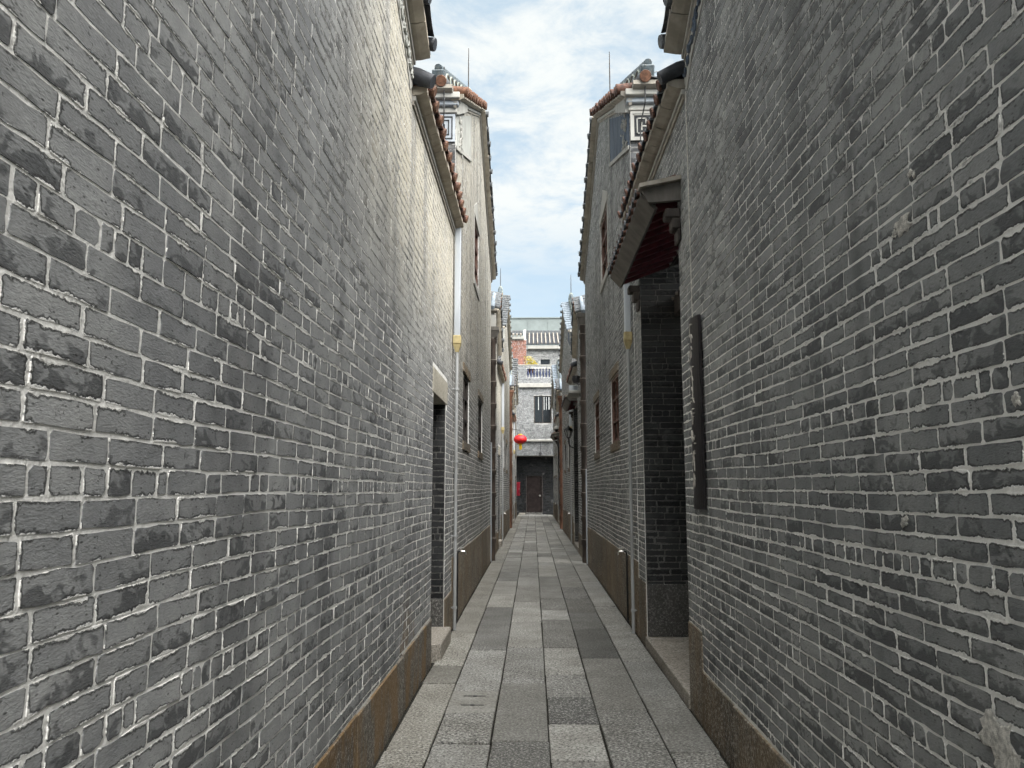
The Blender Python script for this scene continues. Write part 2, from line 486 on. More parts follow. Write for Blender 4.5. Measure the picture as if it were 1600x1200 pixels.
class MB:
    def __init__(self):
        self.v, self.f = [], []

    def box(self, x0, x1, y0, y1, z0, z1):
        b = len(self.v)
        self.v += [(x, y, z) for z in (z0, z1) for (x, y) in ((x0, y0), (x1, y0), (x1, y1), (x0, y1))]
        self.f += [[b + i for i in q] for q in ((3, 2, 1, 0), (4, 5, 6, 7), (0, 1, 5, 4), (1, 2, 6, 5), (2, 3, 7, 6), (3, 0, 4, 7))]
        return self

    def obox(self, o, a, b, c, ra, rb, rc):
        """box in a local frame: origin o, unit axes a,b,c and ranges along them"""
        k = len(self.v)
        o, a, b, c = Vector(o), Vector(a), Vector(b), Vector(c)
        for z in rc:
            for (x, y) in ((ra[0], rb[0]), (ra[1], rb[0]), (ra[1], rb[1]), (ra[0], rb[1])):
                self.v.append(tuple(o + a * x + b * y + c * z))
        q = ((3, 2, 1, 0), (4, 5, 6, 7), (0, 1, 5, 4), (1, 2, 6, 5), (2, 3, 7, 6), (3, 0, 4, 7))
        if a.cross(b).dot(c) < 0:
            q = [tuple(reversed(i)) for i in q]
        self.f += [[k + i for i in p] for p in q]
        return self

    def tube(self, pts, r, n=10, caps=True):
        pts = [Vector(p) for p in pts]
        rs = r if isinstance(r, (list, tuple)) else [r] * len(pts)
        b = len(self.v)
        prev = None
        for i, p in enumerate(pts):
            d = (pts[min(i + 1, len(pts) - 1)] - pts[max(i - 1, 0)])
            if d.length < 1e-9:
                d = Vector((0, 0, 1))
            d.normalize()
            if prev is None:
                s = d.orthogonal().normalized()
            else:
                s = (prev - d * prev.dot(d)).normalized()
            prev = s
            t = d.cross(s)
            for k in range(n):
                a = 2 * math.pi * k / n
                self.v.append(tuple(p + (s * math.cos(a) + t * math.sin(a)) * rs[i]))
        for i in range(len(pts) - 1):
            for k in range(n):
                a, c = b + i * n + k, b + i * n + (k + 1) % n
                self.f.append([a, c, c + n, a + n])
        if caps:
            self.f.append([b + k for k in reversed(range(n))])
            e = b + (len(pts) - 1) * n
            self.f.append([e + k for k in range(n)])
        return self

    def lathe(self, c, prof, n=16, axis='Z'):
        b = len(self.v)
        for (r, h) in prof:
            for k in range(n):
                a = 2 * math.pi * k / n
                self.v.append((c[0] + r * math.cos(a), c[1] + r * math.sin(a), c[2] + h))
        for i in range(len(prof) - 1):
            for k in range(n):
                a, d = b + i * n + k, b + i * n + (k + 1) % n
                self.f.append([a, d, d + n, a + n])
        return self

    def prism(self, poly, ext):
        """poly: list of points (counter-clockwise seen from the end of ext), ext: vector"""
        b, n = len(self.v), len(poly)
        e = Vector(ext)
        self.v += [tuple(p) for p in poly] + [tuple(Vector(p) + e) for p in poly]
        self.f.append([b + i for i in reversed(range(n))])
        self.f.append([b + n + i for i in range(n)])
        for i in range(n):
            j = (i + 1) % n
            self.f.append([b + i, b + j, b + n + j, b + n + i])
        return self

    def build(self, name, mat, parent=None, bevel=0.0, smooth=False, rnd=None, origin=None):
        if origin is None:
            a = np.array(self.v)
            lo, hi = a.min(0), a.max(0)
            origin = ((lo[0] + hi[0]) / 2, (lo[1] + hi[1]) / 2, lo[2])
        vs = [(x - origin[0], y - origin[1], z - origin[2]) for x, y, z in self.v]
        me = mesh_data(name, vs, self.f, mat)
        bm = bmesh.new()
        bm.from_mesh(me)
        bmesh.ops.recalc_face_normals(bm, faces=bm.faces)
        if bevel > 0:
            bmesh.ops.bevel(bm, geom=list(bm.edges), offset=bevel, segments=1, affect='EDGES', clamp_overlap=True)
        bm.to_mesh(me)
        bm.free()
        if rnd is not None:
            at = me.attributes.new('rnd', 'FLOAT_COLOR', 'POINT')
            at.data.foreach_set('color', np.tile(np.array(rnd, dtype=np.float32), (len(me.vertices), 1)).ravel())
        if smooth:
            me.polygons.foreach_set('use_smooth', [True] * len(me.polygons))
            me.set_sharp_from_angle(angle=R(40))
        o = bpy.data.objects.new(name, me)
        return link(o, parent, origin)


def rnd4(a=0.0, b=1.0):
    return (rng.uniform(a, b), rng.random(), rng.random(), 1)


# ------------------------------------------------------------------ brickwork
def warp(a, z, k):
    """slow undulation of the courses"""
    return 0.006 * math.sin(a * 1.1 + k + 1.9 * math.sin(z * 0.9 + k)) + 0.0028 * math.sin(a * 3.7 + 2.3 * math.sin(z * 4.1 + 2 * k) + k)


def brick_layout(a0, a1, z0, ztop, holes, ch, hdr_z, rg, length=0.245, k=0.0):
    """rectangles (a0,a1,zlo,zhi,is_header); ztop(a) is the top outline"""
    out = []
    zmax = max(ztop(a0), ztop(a1), max(ztop(a0 + (a1 - a0) * i / 24) for i in range(25)))
    i0 = math.floor((z0 - hdr_z) / ch)
    i1 = math.ceil((zmax - hdr_z) / ch)
    for i in range(i0, i1):
        zb, zt = hdr_z + i * ch, hdr_z + (i + 1) * ch
        if zt < z0 + 0.025:
            continue
        zb = max(zb, z0)
        hdr = (i % 8 == 0)
        spans = [(a0, a1)]
        for (h0, h1, hz0, hz1) in holes:
            if zt > hz0 + 0.012 and zb < hz1 - 0.012:
                ns = []
                for (s0, s1) in spans:
                    if h1 <= s0 or h0 >= s1:
                        ns.append((s0, s1))
                    else:
                        if h0 - s0 > 0.02:
                            ns.append((s0, h0))
                        if s1 - h1 > 0.02:
                            ns.append((h1, s1))
                spans = ns
        for (s0, s1) in spans:
            a = s0 - (0 if s0 != a0 else 0)
            first = True
            shift = rg.uniform(0.35, 1.0)
            while a < s1 - 0.03:
                if hdr:
                    ln = rg.choice([0.058, 0.075, 0.095, 0.11, 0.12, 0.125, 0.065])
                    if rg.random() < 0.08:
                        ln = length
                else:
                    ln = length * rg.uniform(0.88, 1.08)
                    if rg.random() < 0.10:
                        ln *= rg.choice([0.5, 0.66, 0.75])
                if first:
                    ln *= (shift if i % 2 else max(0.4, 1.45 - shift))
                    first = False
                b = min(a + ln, s1)
                if s1 - b < 0.035:
                    b = s1
                if zt <= ztop((a + b) / 2) + 0.02:
                    out.append((a, b, zb, zt, hdr))
                a = b
    return out


def brick_geometry(bricks, tf, flip, lod, rg, k, joint=0.0064, proud=0.0013):
    """one (verts, faces, buv, bsz, rnd) per brick; tf maps (a, depth, z) to world"""
    res = []
    for (a, b, zb, zt, hdr) in bricks:
        worn = float(np.interp(zb, [1.9, 3.2], [1.0, 0.62]))
        j = joint * rg.choice([0.55, 0.7, 0.85, 1.0, 1.3]) / 2 * worn
        jz = joint * (0.38 + 0.5 * abs(math.sin(zb * 97.3 + k))) * rg.uniform(0.7, 1.35) / 2 * worn
        A, B, Z0, Z1 = a + j, b - j, zb + jz, zt - jz
        if B - A < 0.015 or Z1 - Z0 < 0.015:
            continue
        L, H = B - A, Z1 - Z0
        pr = proud + rg.gauss(0, 0.0006)
        ta, tz = rg.gauss(0, 0.004), rg.gauss(0, 0.008)
        pts = []
        if lod == 0:
            rc = [min(rg.choice([0.002, 0.004, 0.006, 0.013 if hdr else 0.008]), L * 0.3, H * 0.3) for _ in range(4)]
            nl = 1 if hdr or L < 0.13 else 3
            jit = lambda: rg.gauss(0, 0.0016)

            def edge(p, q, n, nx, nz):
                for s in range(1, n + 1):
                    f = s / (n + 1)
                    d = jit()
                    pts.append((p[0] + (q[0] - p[0]) * f + nx * d, p[1] + (q[1] - p[1]) * f + nz * d))
            pts.append((A + rc[0], Z0 + jit())); edge((A + rc[0], Z0), (B - rc[1], Z0), nl, 0, 1)
            pts.append((B - rc[1], Z0 + jit())); pts.append((B + jit(), Z0 + rc[1])); edge((B, Z0 + rc[1]), (B, Z1 - rc[2]), 1, 1, 0)
            pts.append((B + jit(), Z1 - rc[2])); pts.append((B - rc[2], Z1 + jit())); edge((B - rc[2], Z1), (A + rc[3], Z1), nl, 0, 1)
            pts.append((A + rc[3], Z1 + jit())); pts.append((A + jit(), Z1 - rc[3])); edge((A, Z1 - rc[3]), (A, Z0 + rc[0]), 1, 1, 0)
            pts.append((A + jit(), Z0 + rc[0]))
            ins = 0.0022
        else:
            g = lambda: rg.gauss(0, 0.0012)
            pts = [(A + g(), Z0 + g()), (B + g(), Z0 + g()), (B + g(), Z1 + g()), (A + g(), Z1 + g())]
            ins = 0.002
        n = len(pts)
        ma, mz = (A + B) / 2, (Z0 + Z1) / 2
        vs, uv = [], []
        for (p, z) in pts:
            vs.append(tf(p, -0.012, z + warp(p, z, k)))
            uv.append((p - A, z - Z0))
        for (p, z) in pts:
            p2 = p + (ins if p < ma else -ins)
            z2 = z + (ins if z < mz else -ins)
            vs.append(tf(p2, max(0.0006, pr + ta * (p2 - ma) + tz * (z2 - mz)), z2 + warp(p2, z2, k)))
            uv.append((p2 - A, z2 - Z0))
        fs = [[i, (i + 1) % n, n + (i + 1) % n, n + i] for i in range(n)] + [[n + i for i in range(n)]]
        if flip:
            fs = [list(reversed(f)) for f in fs]
        res.append((vs, fs, uv, (L, H), (rg.random(), rg.random(), rg.random(), 1.0), (ma, mz, L, H)))
    return res


def join_bricks(name, parts, mat, parent):
    V, Fc, UV, SZ, RN = [], [], [], [], []
    for (vs, fs, uv, sz, rn, _) in parts:
        b = len(V)
        V += vs
        Fc += [[b + i for i in f] for f in fs]
        UV += uv
        SZ += [sz] * len(vs)
        RN += [rn] * len(vs)
    og = ORIGIN[parent.name]
    V = [(x - og[0], y - og[1], z - og[2]) for x, y, z in V]
    me = mesh_data(name, V, Fc, mat, {'buv': ('FLOAT2', UV), 'bsz': ('FLOAT2', SZ), 'rnd': ('FLOAT_COLOR', RN)})
    o = bpy.data.objects.new(name, me)
    link(o, parent, og)
    o['kind'] = 'stuff'
    return o


def single_brick(part, mat, parent):
    vs, fs, uv, sz, rn, _ = part
    a = np.array(vs)
    og = a.mean(0)
    me = mesh_data('brick', [tuple(v) for v in a - og], fs, mat,
                   {'buv': ('FLOAT2', uv), 'bsz': ('FLOAT2', [sz] * len(vs)), 'rnd': ('FLOAT_COLOR', [rn] * len(vs))})
    o = bpy.data.objects.new('brick', me)
    return link(o, parent, tuple(og))


def prof(points):
    xs, zs = [p[0] for p in points], [p[1] for p in points]
    return lambda a: float(np.interp(a, xs, zs))


def brick_wall(parent, plane, axis, sign, a0, a1, z0, top, holes=(), ch=0.0675, hdr=1.574, mat='brick_l', single=0, lod0=None,
               seed=1, thick=0.3, length=0.245, name='wall', joint=0.0064, proud=0.0013, mortar='mortar', bed_z0=None):
    """plane: X (axis 'Y') or Y (axis 'X'); sign: outward direction; top: [(a,z),...] outline"""
    rg = random.Random(seed)
    ztop = prof(top)
    if axis == 'Y':
        tf = lambda a, d, z: (plane + sign * d, a, z)
        flip = sign < 0
    else:
        tf = lambda a, d, z: (a, plane + sign * d, z)
        flip = sign > 0
    # mortar bed, solid, cut round the openings
    bz = z0 if bed_z0 is None else bed_z0
    cuts = sorted(set([a0, a1] + [p[0] for p in top if a0 < p[0] < a1] + [min(max(h, a0), a1) for hh in holes for h in hh[:2]]))
    mb = MB()
    for c0, c1 in zip(cuts[:-1], cuts[1:]):
        if c1 - c0 < 1e-4:
            continue
        mid = (c0 + c1) / 2
        segs = [(bz, None)]
        for (h0, h1, hz0, hz1) in sorted(holes, key=lambda h: h[2]):
            if h0 <= mid <= h1:
                last = segs.pop()
                if hz0 > last[0] + 1e-4:
                    segs.append((last[0], hz0))
                segs.append((hz1, None))
        for (s0, s1) in segs:
            t0, t1 = (ztop(c0), ztop(c1)) if s1 is None else (s1, s1)
            if min(t0, t1) <= s0:
                continue
            poly = [tf(c0, 0, s0), tf(c1, 0, s0), tf(c1, 0, t1), tf(c0, 0, t0)]
            e = Vector(tf(0, -thick, 0)) - Vector(tf(0, 0, 0))
            mb.prism(poly, e)
    wall = mb.build(name, M[mortar], parent, origin=tuple(ORIGIN[parent.name]))
    bricks = brick_layout(a0, a1, z0, ztop, holes, ch, hdr, rg, length, seed)
    lodf = (lambda a: 1) if lod0 is None else (lambda a: 0 if lod0[0] <= a <= lod0[1] else 1)
    b0 = [b for b in bricks if lodf((b[0] + b[1]) / 2) == 0]
    b1 = [b for b in bricks if lodf((b[0] + b[1]) / 2) == 1]
    parts = brick_geometry(b0, tf, flip, 0, rg, seed, joint, proud) + brick_geometry(b1, tf, flip, 1, rg, seed, joint, proud)
    if single:
        sc = []
        for i, p in enumerate(parts):
            ma, mz, L, H = p[5]
            q = [to_pixel(*tf(ma + s * L / 2, 0, mz + u * H / 2)) for s, u in ((-1, -1), (1, -1), (1, 1), (-1, 1))]
            c = to_pixel(*tf(ma, 0, mz))
            area = 0
            if all(q) and c and -20 < c[0] < 1620 and -20 < c[1] < 1220:
                area = abs(sum(q[i][0] * q[(i + 1) % 4][1] - q[(i + 1) % 4][0] * q[i][1] for i in range(4)))
            sc.append((area, i))
        sc.sort(reverse=True)
        pick = set(i for a, i in sc[:single] if a > 0)
        for i in sorted(pick):
            single_brick(parts[i], M[mat], wall)
        parts = [p for i, p in enumerate(parts) if i not in pick]
    if parts:
        join_bricks('brick_courses', parts, M[mat], wall)
    return wall


def stone_course(parent, plane, sign, y0, y1, z0, z1, lens, mat, name='plinth_stone', proud=0.012, thick=0.2, rg=rng):
    a = y0
    while a < y1 - 0.01:
        b = min(a + rg.uniform(*lens), y1)
        if y1 - b < 0.25:
            b = y1
        x0, x1 = plane + sign * (proud + rg.gauss(0, 0.0015)), plane - sign * thick
        MB().box(min(x0, x1), max(x0, x1), a + 0.003, b - 0.003, z0, z1 + rg.uniform(-0.012, 0.004)).build(name, M[mat], parent, bevel=0.004, rnd=(rg.uniform(0.42, 0.72), rg.random(), rg.random(), 1))
        a = b


# ------------------------------------------------------------------ eaves, verges and tiles
def eave_run(parent, A, B, out, ov=0.13, seg=0.33, spacing=0.27, tlen=0.45, rise=0.25, tile='tile', end='terra', soffit='plaster', trim=True,
             r=0.055, start=0.12, drip=True, trim_mat='white', ends_only=False, sof_h=0.06):
    A, B, out = Vector(A), Vector(B), Vector(out).normalized()
    t = (B - A)
    Ln = t.length
    t.normalize()
    up = t.cross(out)
    if up.z < 0:
        up = -up
    n = max(1, round(Ln / seg))
    for i in range(n):
        s0, s1 = Ln * i / n + 0.004, Ln * (i + 1) / n - 0.004
        m = MB()
        d = rng.uniform(-0.008, 0.008)
        # coved underside: the block thickens towards the wall
        poly = [A + t * s0 + out * a + up * b for a, b in ((-0.05, -0.02), (ov * 0.45, -0.012), (ov + d, 0.012), (ov + d, sof_h), (-0.05, sof_h))]
        m.prism(poly, t * (s1 - s0))
        m.build('eave_block', M[soffit], parent)
    if trim:
        m = MB().obox(A, t, out, up, (0, Ln), (-0.02, 0.030), (-0.062, -0.024))
        m.build('eave_trim', M[trim_mat], parent)
        m = MB().obox(A, t, out, up, (0, Ln), (-0.02, 0.016), (-0.098, -0.064))
        m.build('eave_fillet', M['plaster_gr'], parent)
    # tiles: cover tiles running up from the edge, drip tiles between
    sl = (out - up * rise).normalized()
    N = max(1, int((Ln - 2 * start) / spacing) + 1)
    cover = disc = dripm = None
    deck_o = A + up * sof_h
    for i in range(N):
        s = start + (Ln - 2 * start) * (i / max(1, N - 1))
        p = A + t * s + up * (sof_h + r * 0.75)
        e = p + out * (ov + 0.035 + rng.uniform(-0.012, 0.012)) - up * 0.02
        m = MB().tube([e, e - sl * 0.03, e - sl * tlen * 0.5, e - sl * tlen], [r * 1.06, r, r * 0.97, r * 0.97], 10)
        c = m.build('cover_tile', M[tile], parent, smooth=True)
        m = MB().tube([e - sl * 0.004, e + sl * 0.012], [r * 1.08, r * 1.0], 12)
        m.build('tile_end', M[end], c)
        if drip and i < N - 1:
            s2 = s + (Ln - 2 * start) / max(1, N - 1) / 2
            w = spacing * 0.40
            q = A + t * s2 + up * (sof_h + 0.052) + out * (ov + 0.03 + rng.uniform(-0.01, 0.01))
            arc = []
            K = 6
            for k in range(K + 1):
                u = -1 + 2 * k / K
                arc.append((u * w, -0.038 * (1 - u * u)))
            poly = [q + t * a + up * b for a, b in arc] + [q + t * a + up * (b + 0.014) for a, b in reversed(arc)]
            MB().prism(poly, -sl * min(tlen, 0.4)).build('drip_tile', M[tile], parent)
    return t, up


def deck(parent, corners, mat='tile', th=0.06, name='roof_deck'):
    a, b, c, d = [Vector(p) for p in corners]
    nrm = (b - a).cross(d - a).normalized()
    if nrm.z < 0:
        nrm = -nrm
    return MB().prism([a, b, c, d], nrm * th).build(name, M[mat], parent)


def ridge_box(parent, A, B, wdt, h, mat='glaze', name='gable_ridge', across=(1, 0, 0)):
    A, B, x = Vector(A), Vector(B), Vector(across)
    t = (B - A)
    L = t.length
    t.normalize()
    up = t.cross(x)
    if up.z < 0:
        up = -up
    o = MB().obox(A, t, x, up, (0, L), (-wdt / 2, wdt / 2), (0, h)).build(name, M[mat], parent, bevel=0.01)
    MB().tube([A + up * (h + 0.02), B + up * (h + 0.02)], wdt * 0.30, 10).build('ridge_cap', M[mat], o, smooth=True)
    return o, t, up, L


def fret(parent, o, a, c, nrm, w, h, mat, name='fret_stroke', flip=False):
    """scroll of key pattern strokes inside w x h, drawn in relief"""
    o, a, c, nrm = Vector(o), Vector(a), Vector(c), Vector(nrm)
    T = 0.014 * (w / 0.3)
    segs = [((0.06, 0.06), (0.94, 0.06)), ((0.94, 0.06), (0.94, 0.94)), ((0.06, 0.94), (0.94, 0.94)), ((0.06, 0.06), (0.06, 0.94)),
            ((0.25, 0.22), (0.80, 0.22)), ((0.80, 0.22), (0.80, 0.80)), ((0.45, 0.80), (0.80, 0.80)), ((0.45, 0.62), (0.45, 0.80)),
            ((0.25, 0.22), (0.25, 0.50)), ((0.25, 0.50), (0.62, 0.50)), ((0.62, 0.36), (0.62, 0.62))]
    for (p, q) in segs:
        x0, x1 = min(p[0], q[0]) * w - T / 2, max(p[0], q[0]) * w + T / 2
        y0, y1 = min(p[1], q[1]) * h - T / 2, max(p[1], q[1]) * h + T / 2
        if flip:
            x0, x1 = w - x1, w - x0
        MB().obox(o, a, c, nrm, (x0, x1), (y0, y1), (0.0, 0.006)).build(name, M[mat], parent)


def vine(parent, o, a, c, nrm, w, h, mat, seed=1, name='vine_scroll'):
    rg = random.Random(seed)
    o, a, c, nrm = Vector(o), Vector(a), Vector(c), Vector(nrm)
    n = 9 if h > w * 0.4 else 12
    for i in range(n):
        if h > w * 0.4:
            cx_, cy_ = rg.uniform(0.2, 0.8) * w, (0.08 + 0.84 * i / 8) * h
            r0 = rg.uniform(0.10, 0.17) * h * 0.8
        else:
            cx_, cy_ = (0.03 + 0.94 * i / (n - 1)) * w, rg.uniform(0.35, 0.65) * h
            r0 = rg.uniform(0.3, 0.48) * h
        d, s = rg.choice([-1, 1]), rg.uniform(0, 6)
        pts = []
        for k in range(14):
            an = s + d * k * 0.55
            rr = r0 * (1 - k / 16)
            pts.append(o + a * (cx_ + math.cos(an) * rr) + c * (cy_ + math.sin(an) * rr) + nrm * 0.008)
        MB().tube(pts, [0.013 * (1 - k / 20) for k in range(14)], 5).build(name, M[mat], parent, smooth=True)
    for i in range(12):
        p = o + a * rg.uniform(0.1, 0.9) * w + c * rg.uniform(0.05, 0.95) * h + nrm * 0.006
        an = rg.uniform(0, 6.28)
        dv = (a * math.cos(an) + c * math.sin(an)) * min(rg.uniform(0.03, 0.06), h * 0.35)
        MB().tube([p - dv, p, p + dv], [0.003, 0.016, 0.003], 5).build('vine_leaf', M[mat], parent, smooth=True)


def window(parent, plane, sign, y0, y1, z0, z1, frame='wood', surround='plinth', bars=(2, 3), hood=False):
    """recessed window in a wall of plane X"""
    g = MB().box(*sorted((plane - sign * 0.07, plane - sign * 0.08)), y0, y1, z0, z1)
    fr = MB()
    fx = sorted((plane - sign * 0.012, plane - sign * 0.06))
    T = 0.05
    fr.box(*fx, y0, y0 + T, z0, z1).box(*fx, y1 - T, y1, z0, z1).box(*fx, y0 + T, y1 - T, z0, z0 + T).box(*fx, y0 + T, y1 - T, z1 - T, z1)
    wd = fr.build('window', M[frame], parent)
    g.build('pane', M['glass'], wd)
    bx_ = sorted((plane - sign * 0.022, plane - sign * 0.052))
    for i in range(1, bars[0]):
        y = y0 + (y1 - y0) * i / bars[0]
        MB().box(*bx_, y - 0.02, y + 0.02, z0 + T, z1 - T).build('glazing_bar', M[frame], wd)
    for i in range(1, bars[1]):
        z = z0 + (z1 - z0) * i / bars[1]
        MB().box(*sorted((plane - sign * 0.018, plane - sign * 0.056)), y0 + T, y1 - T, z - 0.018, z + 0.018).build('glazing_bar', M[frame], wd)
    s = sorted((plane + sign * 0.02, plane - sign * 0.15))
    MB().box(*s, y0 - 0.08, y1 + 0.08, z0 - 0.12, z0 - 0.001).build('sill', M[surround], wd, bevel=0.006, rnd=rnd4(0.4, 0.6))
    MB().box(*s, y0 - 0.08, y1 + 0.08, z1 + 0.001, z1 + 0.13).build('lintel', M[surround], wd, bevel=0.006, rnd=rnd4(0.4, 0.6))
    if hood:
        s = sorted((plane + sign * 0.012, plane - sign * 0.02))
        pts = [(y0 - 0.09, z1 + 0.132), (y1 + 0.09, z1 + 0.132), ((y0 + y1) / 2, z1 + 0.42)]
        MB().prism([(s[0], y, z) for y, z in pts], (s[1] - s[0], 0, 0)).build('hood', M['white'], wd)
        MB().box(*s, y0 - 0.08, y0 - 0.001, z0, z1).build('architrave', M['white'], wd)
        MB().box(*s, y1 + 0.001, y1 + 0.08, z0, z1).build('architrave', M['white'], wd)
    return wd


# ------------------------------------------------------------------ ground and paving
gr = MB()
gr.box(-400, 400, -400, 600, -0.5, -0.09)
tag(gr.build('ground', M['earth'], None, origin=(0, 0, -0.09)), kind='structure')
bed = MB().box(-3.2, 3.4, -3.0, 49.5, -0.088, -0.014).build('alley_pavement', M['bed'], None, origin=(0, 0, -0.022))
tag(bed, kind='structure')


def y_of(py):
    """distance along the alley of a row of paving seen at height py"""
    ct, st = math.cos(PITCH), math.sin(PITCH)
    b = (600 - py) / F_PX
    return (math.cos(YAW) * ct - b * st * math.cos(YAW)) * EYE / -(st + b * ct)


COLS = [-0.922, -0.64, -0.272, 0.098, 0.45, 0.823, 1.133]
ROWS = [  # joints seen in the photograph (image rows) with the tone of the slab in front of each joint
    [(1174.6, .72), (1068.7, .78), (1040.5, .52), (1021, .8), (989, .82), (958, .62), (930, .60), (905, .66), (880, .70)],
    [(1114, .60), (1080, .78), (1015.6, .82), (978, .46), (948.6, .40), (928, .88), (908, .74), (893, .5), (876, .58)],
    [(1158, .42), (1067.5, .55), (1012, .64), (971, .80), (941, .92), (918, .58), (903, .78), (888, .56), (870, .62)],
    [(1188, .75), (1131, .98), (1089, .28), (1052, .62), (1011.7, .86), (968, .42), (953, .95), (935, .44), (917, .56), (900, .50), (883, .82)],
    [(1108, .50), (1028, .56), (981.7, .24), (956, .32), (935, .30), (916.7, .36), (902, .58), (880, .60)],
    [(1173, .66), (1085, .60), (1033, .64), (975.7, .76), (946.7, .68), (926, .80), (908, .66), (884, .70)],
]
slabs = []
for ci in range(6):
    x0, x1 = COLS[ci], COLS[ci + 1]
    y = -3.0
    js = [(y_of(py), tone) for py, tone in ROWS[ci]]
    first = js[0][0]
    ys = []
    while y < first - 0.25:
        y2 = min(y + rng.uniform(0.6, 1.1), first)
        if first - y2 < 0.3:
            y2 = first
        ys.append((y, y2, js[0][1] if y2 == first else rng.uniform(0.3, 0.85)))
        y = y2
    for (a, b) in zip(js[:-1], js[1:]):
        ys.append((a[0], b[0], b[1]))
    y = js[-1][0]
    while y < 47.9:
        y2 = y + rng.uniform(0.45, 1.25)
        if y2 > 47.6:
            y2 = 47.95
        ys.append((y, y2, rng.choice([rng.uniform(0.4, 0.8), rng.uniform(0.5, 0.95)])))
        y = y2
    for (a, b, tone) in ys:
        slabs.append((x0, x1, a, b, tone, ci))


def slab_mesh(s, sx, sy, sz):
    x0, x1, a, b, tone, ci = s
    g = 0.006
    e = lambda: rng.uniform(-0.0045, 0.0045)
    h = max(-0.003, min(0.004, rng.gauss(0, 0.0025)))
    tx, ty = rng.uniform(-0.003, 0.003), rng.uniform(-0.002, 0.002)
    m = MB()
    cx_, cy_ = (x0 + x1) / 2, (a + b) / 2
    k = 0.0085
    q = [(x0 + g + e(), a + k + e()), (x1 - g + e(), a + k + e()), (x1 - g + e(), b - k + e()), (x0 + g + e(), b - k + e())]
    bot = [(p[0], p[1], -0.06) for p in q]
    top = [(p[0], p[1], h - 0.004 + tx * (p[0] - cx_) + ty * (p[1] - cy_)) for p in q]
    ch = 0.005
    top2 = [(p[0] + (ch if p[0] < cx_ else -ch), p[1] + (ch if p[1] < cy_ else -ch), p[2] + 0.004) for p in top]
    vs = bot + top + top2
    fs = []
    for k in range(4):
        j = (k + 1) % 4
        fs.append([k, j, 4 + j, 4 + k])
        fs.append([4 + k, 4 + j, 8 + j, 8 + k])
    fs.append([8, 9, 10, 11])
    rz = rng.random()
    if ci == 3 and tone > 0.9 or tone > 0.78:
        rz = rng.uniform(0.7, 1)
    rn = (min(1, max(0, tone)), 0.7 if ci == 0 else rng.uniform(0, 0.4), rz, 1)
    return vs, fs, rn


vis = []
for i, s in enumerate(slabs):
    c = to_pixel((s[0] + s[1]) / 2, max(s[3] - 0.05, 0.3), 0)
    ok = s[3] > 4.3 and c is not None
    vis.append(((s[1] - s[0]) * (s[3] - s[2]) / max(0.5, (s[2] + s[3]) / 2) ** 3 if ok else 0, i))
vis.sort(reverse=True)
pick = set(i for a, i in vis[:290] if a > 0)
JV, JF, JR = [], [], []
SLAB_OBJ = {}
for i, s in enumerate(slabs):
    vs, fs, rn = slab_mesh(s, 0, 0, 0)
    if i in pick:
        og = ((s[0] + s[1]) / 2, (s[2] + s[3]) / 2, -0.022)
        me = mesh_data('paving_slab', [(x - og[0], y - og[1], z - og[2]) for x, y, z in vs], fs, M['slab'], {'rnd': ('FLOAT_COLOR', [rn] * len(vs))})
        SLAB_OBJ[i] = link(bpy.data.objects.new('paving_slab', me), bed, og)
    else:
        b = len(JV)
        JV += [(x, y, z + 0.022) for x, y, z in vs]
        JF += [[b + k for k in f] for f in fs]
        JR += [rn] * len(vs)
me = mesh_data('paving_slabs_beyond', JV, JF, M['slab'], {'rnd': ('FLOAT_COLOR', JR)})
tag(link(bpy.data.objects.new('paving_slabs_beyond', me), bed, (0, 0, -0.022)), kind='stuff')
# two lifting slots in one drain slab of the second row
for i, s in enumerate(slabs):
    if s[5] == 1 and abs(s[3] - y_of(1080)) < 1e-3 and i in SLAB_OBJ:
        cxs = (s[0] + s[1]) / 2
        for f in (0.3, 0.72):
            yy = s[2] + (s[3] - s[2]) * f
            m = MB().box(cxs - 0.085, cxs + 0.085, yy - 0.006, yy + 0.006, -0.004, 0.0066)
            m.lathe((cxs, yy, -0.002), [(0.018, 0), (0.018, 0.0092), (0.001, 0.0092)], 12)
            m.build('lifting_slot', M['black'], SLAB_OBJ[i])


# ------------------------------------------------------------------ near houses with the big brick walls
def main_house(side, y0, y1, top, label, seed, single, base_h, hdr, ch, mat, verge=True, offs=0.0, lod0=None, holes=(), group=None, wall_z0=None):
    plane = (LW if side < 0 else RW) + offs
    sg = -side                                   # outward direction of the alley face
    h = thing('brick_house', (plane + side * 2.0, (y0 + y1) / 2, 0), label, 'house', group)
    brick_wall(h, plane, 'Y', sg, y0, y1, base_h, top, holes, ch, hdr, mat, single, lod0, seed, bed_z0=0.0)
    stone_course(h, plane, sg, y0, y1, -0.05, base_h, (0.9, 1.7), 'plinth_rust' if side < 0 else 'plinth', rg=random.Random(seed))
    for (a, b) in zip(top[:-1], top[1:]):
        deck(h, [(plane + side * 0.0, a[0], a[1] + 0.055), (plane + side * 0.0, b[0], b[1] + 0.055), (plane + side * 6, b[0], b[1] + 0.055), (plane + side * 6, a[0], a[1] + 0.055)])
    return h


